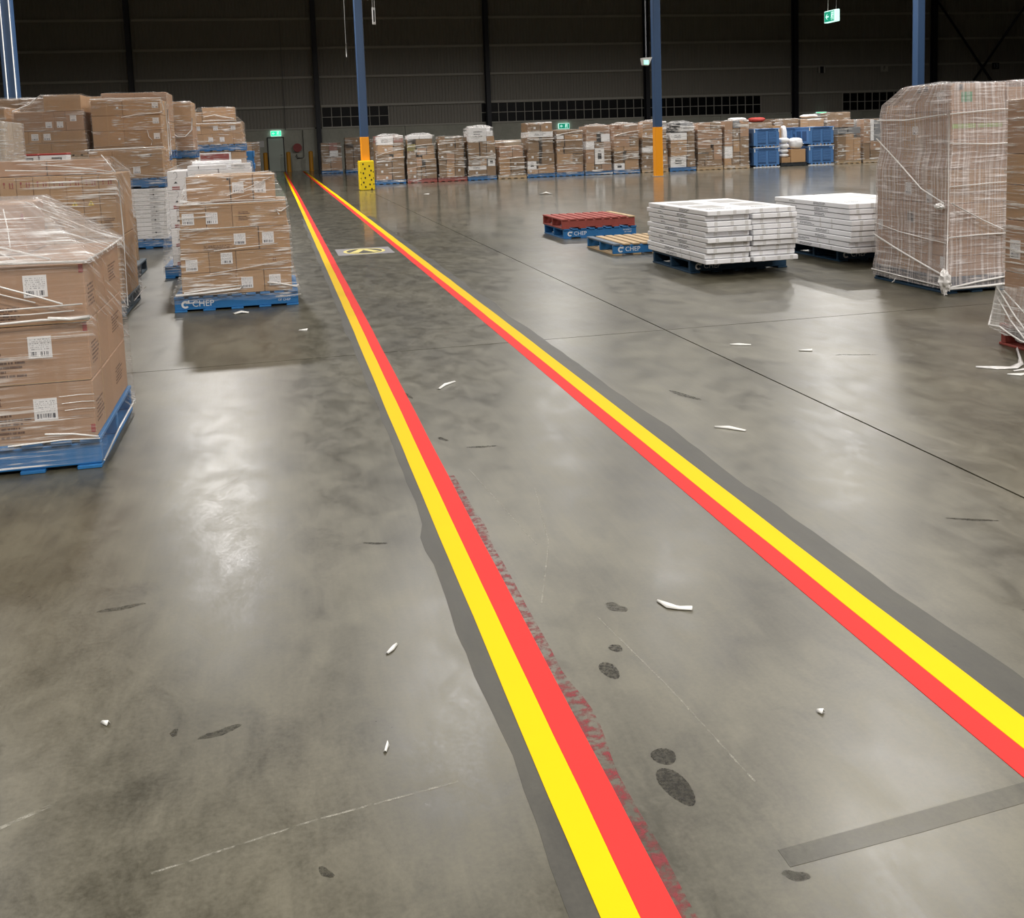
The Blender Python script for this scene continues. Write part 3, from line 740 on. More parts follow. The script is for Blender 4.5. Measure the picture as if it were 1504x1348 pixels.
for x, txt in ((36.55, None), (41.3, 'F'), (50.1, '13')):
    s = empty('bay_sign', (x, WY-.2, 5.16)); tag(s, {None: 'blank dark bay plate on the far wall, left of the F plate', 'F': 'grey bay plate lettered F high on the far wall', '13': 'dark bay plate numbered 13 by the crossed braces'}[txt], 'sign')
    bx('plate', -.28, .28, 0, .02, 0, .44, 'girt' if txt == 'F' else 'steeldark', s, 0)
    if txt: obj('lettering', text_mesh(txt), 'ink' if txt == 'F' else 'greyink', s, (0, -.006, .22), scale=(.3, .05, .3))
    else:
        for dx in (-.2, .2): bx('bar', dx-.06, dx+.06, -.01, 0, 0, .44, 'girt', s, 0)
# ------------------------------------------------------------------ steel columns in the hall
def hall_column(k, x, y, w=.27, orange=True, label=''):
    c = structure(bx('column_%d' % k, x-w/2, x+w/2, y-w/2, y+w/2, 0, 11.6, 'steelblue', None, .02), label)
    if orange: bx('paint_band', -w/2-.004, w/2+.004, -w/2-.004, w/2+.004, 0, 1.76, 'orange', c, .02, 'orange painted foot of the column')
    bx('base_plate', -w*.8, w*.8, -w*.8, w*.8, 0, .02, 'galv', c, .003)
    return c
hall_column(1, 2.97, 34.3, label='blue steel column with orange foot behind a yellow guard')
hall_column(2, 13.33, 34.5, label='blue steel column with orange foot before the carton row')
hall_column(3, 23.62, 34.3, .32, False, 'blue steel column rising behind the tall wrapped stack')
c4 = hall_column(4, -7.68, 34.5, .4, False, 'blue steel column at the left edge, two lit flange edges painted in white')
for dx in (-.09, .155): obj('conduit_and_edge_glint', tube_mesh([(dx, -.225, .2), (dx, -.225, 11.5)], .018), 'whiteplastic', c4, label='white tube painting in a lit flange edge')  # added white tubes stand in for lamp light on the flange edges
gd = empty('column_guard', (2.975, 34.3, 0)); tag(gd, 'yellow plastic guard with dark slots round the foot of the blue column', 'column guard')
for x0, x1, y0, y1 in ((-.24, .24, -.32, -.16), (-.24, .24, .16, .32), (-.24, -.155, -.16, .16), (.155, .24, -.16, .16)): bx('shell', x0, x1, y0, y1, 0, .97, 'guard', gd, .02)
for r in range(6):
    for k in range(2):
        x = (-.10 if k == 0 else .10) + (.035 if r % 2 else -.02); z = .86-r*.15-(.07 if k else 0)
        if z > .03: bx('slot_shade', x-.022, x+.022, -.3225, -.318, z-.03, z+.03, 'black', gd, 0)  # flat black plates paint in the shade of open slots
for sx in (-1, 1):
    for z in (.2, .4, .6): bx('slot_shade', sx*.205-.012, sx*.205+.012, -.3225, -.318, z-.03, z+.02, 'black', gd, 0)
# things hung from the roof
el = empty('emergency_light', (12.85, 34.2, 3.9)); tag(el, 'pale green wedge emergency light hung beside the blue column', 'lamp')
me = mesh_from('wedge_shape', [(-.18, -.12, .24), (.18, -.12, .26), (.18, .12, .26), (-.18, .12, .24), (-.14, -.10, .0), (.05, -.10, -.02), (.05, .10, -.02), (-.14, .10, 0)], [(0, 1, 2, 3), (7, 6, 5, 4), (0, 4, 5, 1), (1, 5, 6, 2), (2, 6, 7, 3), (3, 7, 4, 0)])
obj('body', me, 'greytape', el); bx('lens', -.135, .04, -.125, -.115, .01, .16, 'elens', el, .01, 'pale green lit lens'); obj('cable', tube_mesh([(0, 0, .25), (0, 0, 7.6)], .02), 'steeldark', el)
hs = empty('hanging_sign', (3.45, 34.0, 5.36), .5); tag(hs, 'white sign board hung from wires right of the first blue column', 'sign')
bx('board', -.06, .06, -.01, .01, 0, .54, 'whiteplastic', hs, .003); bx('lettering', -.025, .025, -.013, -.01, .08, .46, 'ink', hs, 0)
for dx in (-.04, .04): obj('wire', tube_mesh([(dx, 0, .54), (dx, 0, 6.2)], .006), 'galv', hs)
hc = empty('hanging_switch', (2.51, 34.0, 4.33)); tag(hc, 'pull cord with pendant hanging left of the first blue column', 'pull cord')
obj('cord', tube_mesh([(0, 0, .4), (.01, 0, 3), (0, 0, 7.2)], .010), 'pipe', hc); obj('grip', tube_mesh([(0, 0, 0), (0, 0, .2), (0, 0, .42)], .022), 'pipe', hc)
# the rest of the shell
structure(bx('wall_left', -18.6, -18.3, -16, WY, -.3, 11.6, 'cladding', None, 0), 'plain side wall out of the picture')
structure(bx('wall_right', 60, 60.3, -16, WY, -.3, 11.6, 'cladding', None, 0), 'plain side wall out of the picture')
structure(bx('wall_front', -18.3, 60, -16.3, -16, -.3, 11.6, 'cladding', None, 0), 'plain end wall behind the camera')
structure(bx('ceiling', -18.3, 60, -16, WY, 11.6, 11.8, 'ceilmat', None, 0), 'dark metal roof')
for x, y, k in LAMP_SPOTS:
    l = empty('high_bay_lamp', (x, y, LAMP_Z)); tag(l, 'round high bay lamp out of view, of a set partly added as fill', 'lamp', 'high bay lamps above the floor')
    obj('shade', cyl_mesh(.33, .12, .3, 24, False), 'galv', l); obj('body', cyl_mesh(.12, .12, .25, 16), 'galv', l, (0, 0, .3)); obj('lens', cyl_mesh(.31, .31, .005, 24), 'lens', l, (0, 0, .03)); obj('rod', tube_mesh([(0, 0, .5), (0, 0, 1.19)], .015), 'galv', l)
# ================================================================== LOADS ON THE LEFT
KS = ['kraft', 'kraft', 'kraft2', 'kraft3']
KF = ['kraft', 'kraft3', 'kraft3', 'kraft3', 'kraft2']
lb = lambda x, z, s=.11, f='f': ('label', f, x, z, s, s)
# nearest load: three tiers of big cartons with two more set back on top, film drawn over like a tent
W1 = .57
c = []
for k, (z0, z1) in enumerate(((.15, .445), (.445, .735), (.735, 1.03))):
    mk = [('label', 'f', .06, (.315, .625, .925)[k]-z0, .108, .108), ('print', 'f', -.145, (.09, .10, .055)[k], .27, .13 if k < 2 else .08), ('arrows', 'f', -.155, (.22, .225, .20)[k], .035, .04),
          ('redink', 'f', .272, .265 if k else .05, .02, .04), ('tape', 'f', 0, .003, .56, .004), ('print', 'r', -.12, .12, .2, .12), ('tape', 'r', 0, .15, .008, .29)]
    c += [(.012, .575, .022, .585, z0, z1, 'kraft2'), (.58, 1.15, .022, .585, z0, z1, 'kraft2', mk), (.012, .575, .59, 1.15, z0, z1, 'kraft2'), (.58, 1.15, .59, 1.15, z0, z1, 'kraft2', [('print', 'r', .0, .15, .25, .1)])]
c += [(.35, .775, .62, 1.10, 1.03, 1.305, 'kraft2', [('redink', 'f', .20, .2, .012, .03)]), (.02, .345, .62, 1.10, 1.03, 1.305, 'kraft2')]
l1 = load('nearest wrapped load: three tiers of large cartons under tented film on a blue pallet', -2.085, 5.30, 0, 'b', c, 'filmtent', hull=True, zb=.04, amp=.008, cuts=9, pallet_kw=dict(extra=True))
def S(p, *pts, r=.004): strand(p, list(pts), r)
obj('bunched_film', hull_film([(0, PW, 0, PW, 1.028, 1.034), (.02, .775, .62, 1.10, 1.03, 1.305)], 1.02, off=.022, amp=.010, seed=5, cuts=11), 'filmtop', l1, label='whitish crumpled film tented over the top cartons')
S(l1, (.62, -.022, 1.0), (.80, -.024, .93), (.95, -.022, .875), (1.05, -.02, .835), r=.0045)
S(l1, (.55, -.022, .985), (.78, -.024, .90), (.93, -.022, .85), r=.003)
S(l1, (.55, -.022, .82), (.85, -.024, .825), (1.14, -.022, .83), r=.004); S(l1, (.62, -.022, .80), (.9, -.024, .795), (1.1, -.022, .80), r=.003)
S(l1, (.60, -.02, .752), (.95, -.028, .765), (1.165, -.02, .755), r=.006); S(l1, (.98, -.024, .77), (1.08, -.026, .76), (1.17, -.022, .765), r=.009)
S(l1, (.50, -.02, 1.06), (.80, .0, 1.045), (1.165, -.01, 1.035), r=.007); S(l1, (1.17, -.01, 1.035), (1.18, .5, 1.04), (1.175, 1.17, 1.045), r=.006)
S(l1, (.45, .35, 1.22), (.72, .16, 1.12), (1.0, .04, 1.05), r=.006); S(l1, (.40, .40, 1.20), (.60, .2, 1.14), (.85, .02, 1.06), r=.004)
S(l1, (.62, .45, 1.28), (.67, .25, 1.17), (.70, .1, 1.1), r=.0035); S(l1, (.70, .5, 1.28), (.76, .3, 1.19), (.80, .15, 1.11), r=.0035); S(l1, (.78, .62, 1.31), (.95, .75, 1.2), (1.15, 1.0, 1.06), r=.004)
S(l1, (.92, -.02, .20), (1.05, -.022, .19), (1.165, -.02, .165), r=.005); S(l1, (.75, -.02, .155), (1.0, -.024, .165), (1.17, -.02, .155), r=.004); S(l1, (1.18, 0, .04), (1.18, .5, .06), (1.18, 1.15, .06), r=.005)
for z in (.31, .345, .38): S(l1, (1.02-.3*(z-.31), -.0215, z), (1.1, -.023, z+.004), (1.16, -.0215, z), r=.002)

# second load: narrow upright cartons, flat cartons lying on top
xs = [.015+.1425*i for i in range(9)]
c = []
for z0, z1 in ((.15, .752), (.755, 1.355)):
    for i in range(8):
        mk = [('goblet', 'f', -.03, (z1-z0)-.07, .035, .05), ('redarrows', 'f', .03, (z1-z0)-.07, .04, .05), ('print', 'f', 0, .14, .1, .1)]
        if z0 > .7 and i in (5, 6): mk.append(('warn', 'f', -.005, .335, .055, .05))
        c.append((xs[i], xs[i+1], .02, .58, z0, z1, 'kraft', mk if z0 > .7 or i > 5 else ()))
        c.append((xs[i], xs[i+1], .585, 1.145, z0, z1, 'kraft'))
c += [(.02, .53, .22, .62, 1.357, 1.505, 'kraft2'), (.535, 1.05, .22, .62, 1.357, 1.50, 'kraft2')]
l2 = load('wrapped load of narrow upright cartons with two yellow warning stickers, behind the nearest load', -2.615, 10.2, 0, 'g', c, 'film', zb=.07, amp=.006, hull=True, cuts=7)
S(l2, (.2, .1, 1.42), (.6, .08, 1.40), (1.0, .05, 1.38), r=.006); S(l2, (.5, .18, 1.46), (.85, .1, 1.42), (1.15, .02, 1.37), r=.005); S(l2, (1.0, .4, 1.53), (1.08, .2, 1.46), (1.17, 0, 1.37), r=.006)
S(l2, (1.19, .02, 1.3), (1.195, .05, .8), (1.185, .03, .1), r=.006); S(l2, (1.185, .5, .08), (1.2, .9, .10), (1.22, 1.15, .13), r=.005)
# grey pallet behind it with a folded cardboard upright
p3 = pallet('g', None, (-2.865, 13.0, 0)); tag(p3, 'weathered grey blue pallet half hidden behind the upright cartons', 'pallet')
cu = empty('cardboard_upright', (-1.82, 13.95, .15)); tag(cu, 'folded cardboard upright standing on the grey blue pallet', 'cardboard')
bx('flap', -.045, .045, 0, .012, 0, .56, 'kraft', cu, .002); bx('flap', .033, .045, .012, .1, 0, .54, 'kraft3', cu, .002)  # darker board on the side flap paints in its unlit face

# white flat cartons with a second pallet load on top
c = []
for k in range(12):
    z = .15+k*.0675
    for j in range(2):
        for i in range(2):
            c.append((.02+i*.565, .02+i*.565+.56, .02+j*.565, .575+j*.565, z, z+.0665, 'white', [('printgrey', 'f', .12, .035, .16, .03)] + ([('picture', 'f', .10 if k % 3 else .13, .034, .02, .028)] if k in (1, 4, 6, 7, 10, 11) else []) if j == 0 else ()))
l4 = load('wrapped stack of thin white cartons on a blue pallet, bearing another load', -2.855, 17.2, 0, 'b', c, 'film', zb=.04, rim=0)
l4u = load('row of three kraft cartons on a blue pallet set on the white carton stack', -2.855, 17.2, .975, 'b',
     tier(.15, .60, [.05, .39, .79, 1.14], marks={1: [lb(.15, .13)], 2: [('ink', 'f', .0, .36, .02, .03)]}), 'film', zb=.02, amp=.006)
S(l4u, (.0, -.02, .62), (.5, -.02, .625), (1.18, -.02, .63), r=.009); S(l4u, (.02, -.02, .26), (.5, -.022, .30), (.95, -.02, .36), r=.004); S(l4u, (.6, -.02, .22), (.9, -.024, .19), (1.17, -.02, .16), r=.005)
# tall stack behind
load('lower half of the tall stack behind the white cartons, plain kraft cartons', -2.96, 18.55, 0, 't', grid((.02, .58, 1.145), (.02, .58, 1.145), (.15, .56, .97, 1.36), KS), 'film', rim=0)
c = tier(.15, .27, (.02, .58, 1.145)) + [x for k in range(3) for x in tier(.27+k*.262, .532+k*.262, (.02, .52, 1.135), marks={0: [('tape', 'f', 0, .13, .012, .25)] + ([('whiteink', 'f', .17, .13, .035, .03)] if k != 1 else []), 1: [lb(.22, .16, .10)]})]
l5 = load('tall upper load of three carton tiers with white labels on their right ends', -2.96, 18.55, 1.37, 'b', c, 'film', amp=.006, zb=.03)
S(l5, (.02, -.02, 1.07), (.6, -.02, 1.075), (1.16, -.02, 1.07), r=.008); S(l5, (1.15, -.02, 1.07), (1.19, -.01, .9), (1.17, -.02, .82), (.75, -.02, .8), (.5, -.02, .76), r=.007)
S(l5, (.9, -.02, .53), (.92, -.02, .42), (.97, -.02, .36), (.95, -.02, .28), r=.007); S(l5, (1.19, .3, 1.0), (1.2, .3, .5), (1.19, .35, .1), r=.01); S(l5, (1.19, .7, .9), (1.2, .65, .5), (1.19, .7, .1), r=.01)
# further loads of that block
def stackpair(lo, up, x, y, zsplit, ztop, pal='b', xs=(.02, .58, 1.145), n=2, marks=None, film='film'):
    load(lo, x, y, 0, pal, grid((.02, .58, 1.145), (.02, .58, 1.145), [.15+(zsplit-.165)*i/3 for i in range(4)], KS), film, rim=0)
    h = ztop-zsplit-.16
    return load(up, x, y, zsplit, 'b', grid(xs, (.02, .58, 1.145), [.15+h*i/n for i in range(n+1)], KS, marks), film, zb=.03)
stackpair('lower kraft load under the highest carton stack', 'highest carton stack, its top showing above the labelled tiers', -2.98, 19.9, 1.40, 2.62)
u = stackpair('lower kraft load right of the tall labelled stack', 'tall narrow cartons under loose film, right of the highest stack', -2.66, 21.3, 1.38, 2.50, n=2, xs=(.02, .40, .78, 1.145))
S(u, (.68, -.02, .80), (.70, -.03, .55), (.85, -.03, .42), (1.0, -.03, .42), (1.13, -.03, .55), (1.15, -.02, .78), r=.012)
# leftmost stacks
c = grid((.02, .58, 1.145), (.02, .58, 1.145), (.15, .56, .97, 1.36), KS)
load('lower kraft load under the tent wrapped cartons', -4.19, 18.55, 0, 't', c, 'film', rim=0)
c = tier(.15, .36, (.03, .58, 1.145)) + tier(.36, .56, (.04, .24, .44, .62, 1.13), marks={1: [lb(.0, .1)], 2: [lb(0, .1)]}) + tier(.56, .88, (.04, .49, .66, .84, 1.12), mat='kraft2', marks={1: [lb(0, .1, .10)], 2: [lb(0, .1, .10)], 3: [lb(-.02, .2, .10)]}) + tier(.88, 1.15, (.52, 1.10))
u = load('carton load wrapped like a tent, sloping down to the left, three white labels', -4.19, 18.55, 1.38, 't', c, 'filmtent', hull=True, zb=.04, amp=.006)
S(u, (.04, -.02, .9), (.3, -.02, 1.0), (.5, -.02, 1.16), r=.008)
load('kraft load hidden under the two white printed cases', -4.02, 16.0, 0, 't', grid((.02, .58, 1.145), (.02, .58, 1.145), (.15, .56, .97, 1.40), KS), 'film', rim=0)
for i in range(2):
    cs = empty('white_case', (-3.49+i*.385, 16.22, 1.412)); tag(cs, ('left' if i == 0 else 'right') + ' white printed case with dark picture and red film on top', 'case', 'white cases on the left stack')
    b = bx('body', -.18, .18, -.18, .18, 0, .125, 'white', cs); plate('picture', b, (.36, .36, .125), 'f', .05, .06, .14, .07, 'ink')
    plate('print_patch', b, (.36, .36, .125), 'f', .05, .065, .10, .015, 'greyink', off=.003)
    bx('red_film', -.185, .185, -.185, .185, .126, .155, 'redbox', cs, .012, 'creased red film cover')
load('whitish hazy wrapped load at the left edge of the picture', -4.56, 14.6, 0, 't', grid((.02, .58, 1.145), (.02, .58, 1.145), (.15, .62, 1.09, 1.56, 2.0), 'pale'), 'filmwhite', amp=.006)
load('kraft stack at the far left, lower than its neighbours', -5.44, 18.6, 0, 't', grid((.02, .58, 1.145), (.02, .58, 1.145), (.15, .6, 1.05, 1.5, 1.95, 2.36), KS), 'film')
load('long kraft cartons peeping over the far left stacks', -4.93, 19.95, 0, 't', grid((.02, .58, 1.145), (.02, .58, 1.145), (.15, .6, 1.05, 1.5, 2.0, 2.56), KS), 'film')
load('film topped kraft stack peeping out behind the tent wrapped cartons', -4.2, 21.3, 0, 't', grid((.02, .58, 1.145), (.02, .58, 1.145), (.15, .65, 1.15, 1.65, 2.15, 2.63), KS), 'film')

# front load on the blue pallet
A = .108
c = tier(.15, .367, (.075, .592, .85, 1.115), marks={1: [lb(-.03, .10)], 2: [lb(-.03, .11)]})
c += tier(.367, .567, (.085, .345, .597, 1.12), marks={0: [lb(-.03, .08)], 1: [lb(.04, .13)], 2: [('arrows', 'f', .1, .1, .03, .03)]})
c += tier(.567, .79, (.088, .825, 1.115), marks={0: [lb(.19, .11), ('print', 'f', .0, .04, .3, .05)], 1: [lb(-.06, .11)]})
c += tier(.79, 1.02, (.10, .345, .59, 1.10), marks={0: [lb(-.045, .10)], 1: [lb(-.07, .10)], 2: [('print', 'f', -.14, .11, .12, .09), ('tape', 'f', 0, .115, .5, .012)]})
c += [(.155, .57, .33, .88, 1.02, 1.285, 'kraft', [('ink', 'f', .19, .23, .02, .02)]), (.575, .79, .33, .88, 1.02, 1.285, 'kraft', [lb(-.035, .14)]), (.795, 1.005, .33, .88, 1.02, 1.285, 'kraft', [lb(-.04, .14)]), (.2, .98, .885, 1.14, 1.02, 1.29, 'kraft')]
l6 = load('front wrapped load of labelled cartons on a bright blue pallet beside the yellow line', -1.005, 10.2, 0, 'b', c, 'film', zb=.09, amp=.006, rim=.06, flare=.012, pallet_kw=dict(chep=True, extra=True))
S(l6, (.02, -.026, .17), (.3, -.03, .18), (.62, -.028, .20), (.64, -.027, .225), r=.012); S(l6, (.10, -.028, .19), (.35, -.03, .215), (.63, -.027, .23), r=.008); S(l6, (.88, -.03, .245), (1.0, -.03, .225), (1.16, -.026, .185), r=.009)
S(l6, (.54, .30, 1.09), (.75, .29, 1.16), (.98, .30, 1.255), r=.005); S(l6, (.52, .30, 1.11), (.7, .29, 1.12), (.9, .30, 1.19), r=.003); S(l6, (.38, .29, 1.05), (.6, .28, 1.06), (.8, .3, 1.10), r=.004)
S(l6, (.08, .0, 1.03), (.5, -.015, 1.03), (1.11, -.01, 1.035), r=.006); S(l6, (1.13, -.02, .98), (1.05, -.02, .93), (1.0, -.02, .95), (1.03, -.02, .9), r=.007); S(l6, (.16, .32, 1.03), (.5, .315, 1.04), (1.0, .32, 1.03), r=.006)
S(l6, (.05, -.02, .80), (.4, -.022, .795), (.8, -.02, .80), r=.004); S(l6, (.4, -.022, .58), (.7, -.024, .6), (1.0, -.02, .62), r=.004); S(l6, (.35, -.022, .36), (.7, -.024, .40), (1.1, -.02, .45), r=.003)
# white cartons behind it, with the lamp pictures down the left edge
c = []
zs = [.15+.23*i for i in range(6)]
for k in range(5):
    z0, z1 = zs[k], zs[k+1]
    c.append((.10, .33, .02, .58, z0, z1, 'white', [('lamp', 'f', -.02, .085, .07, .055), ('redink', 'f', -.02, .035, .09, .014), ('redink', 'f', -.02, .012, .09, .012), ('swirl', 'f', -.02, .17, .05, .09)]))
    c += [(.335, .70, .02, .58, z0, z1, 'white'), (.705, 1.08, .02, .58, z0, z1, 'white'), (.10, .58, .585, 1.14, z0, z1, 'white'), (.585, 1.08, .585, 1.14, z0, z1, 'white')]
c += [(.34, .80, .05, .55, 1.30, 1.355, 'white', [('ink', 'f', -.1, .03, .008, .03)]), (.85, 1.08, .03, .5, 1.30, 1.365, 'white', [('printgrey', 'f', 0, .03, .15, .03)]), (.36, .95, .56, 1.1, 1.30, 1.40, 'white', [('ink', 'f', .2, .05, .008, .03)])]
load('white printed cartons with black lamp pictures, behind the front load', -1.36, 13.0, 0, 'b', c, 'film', hull=True, zb=.05)
# blue pallet on edge and the stacks beyond
for i in range(2):
    p = pallet('b', None, (-1.05, 22.0, .15*i)); tag(p, ('lower' if i == 0 else 'upper') + ' of two flat blue pallets under the pallet stood on edge', 'pallet')
p = pallet('b', None, (-.385, 22.0, .303)); p.rotation_euler = (0, -math.pi/2, 0); tag(p, 'blue pallet stood on its edge right of the red topped stack', 'pallet')
c = grid((.02, .58, 1.145), (.02, .58, 1.145), (.15, .65, 1.19), KS) + [(.12, .83, .01, .55, 1.19, 1.46, 'white', [('redink', 'f', 0, .14, .62, .19)]), (.835, 1.14, .02, .55, 1.19, 1.46, 'kraft'), (.02, 1.14, .56, 1.14, 1.19, 1.47, 'kraft')]
load('wrapped stack with a red fronted box, under a second blue pallet', -1.75, 24.0, 0, 'b', c, 'film', rim=0)
c = tier(.15, .385, (.06, .25, .46, .70, .9, 1.10), marks={1: [lb(.06, .11, .1)], 2: [lb(.08, .11, .1)]}) + tier(.385, .61, (.05, .22, .44, .63, .84, 1.09), marks={0: [lb(.02, .13, .1)], 2: [lb(0, .13, .1)], 4: [lb(-.05, .13, .1)]})
u = load('two tiers of small labelled cartons on a raised blue pallet', -1.75, 24.0, 1.485, 'b', c, 'film', zb=.03)
S(u, (.05, -.02, .62), (.5, -.02, .625), (1.1, -.02, .63), r=.009)
c = grid((.02, .58, 1.145), (.02, .58, 1.145), (.15, .6, 1.05, 1.5, 1.90, 2.17), KS) + [(.22, .97, .02, .6, 2.17, 2.52, 'kraft'), (.02, .21, .02, .5, 2.17, 2.42, 'kraft')]
u = load('tall stack topped by one wide carton under creased film', -1.80, 25.6, 0, 't', c, 'film')
S(u, (.25, -.02, 2.3), (.5, -.03, 2.34), (.75, -.03, 2.28), (.95, -.02, 2.24), r=.012); S(u, (.22, -.02, 2.2), (.6, -.02, 2.21), (1.0, -.02, 2.20), r=.012)
load('dim far carton load beside the walkway, left of the exit door', -1.75, 50.0, 0, 't', grid((.02, .4, .8, 1.145), (.02, .58, 1.145), (.15, .7, 1.2, 1.78), ['kraft3', 'kraft']), 'filmfar')

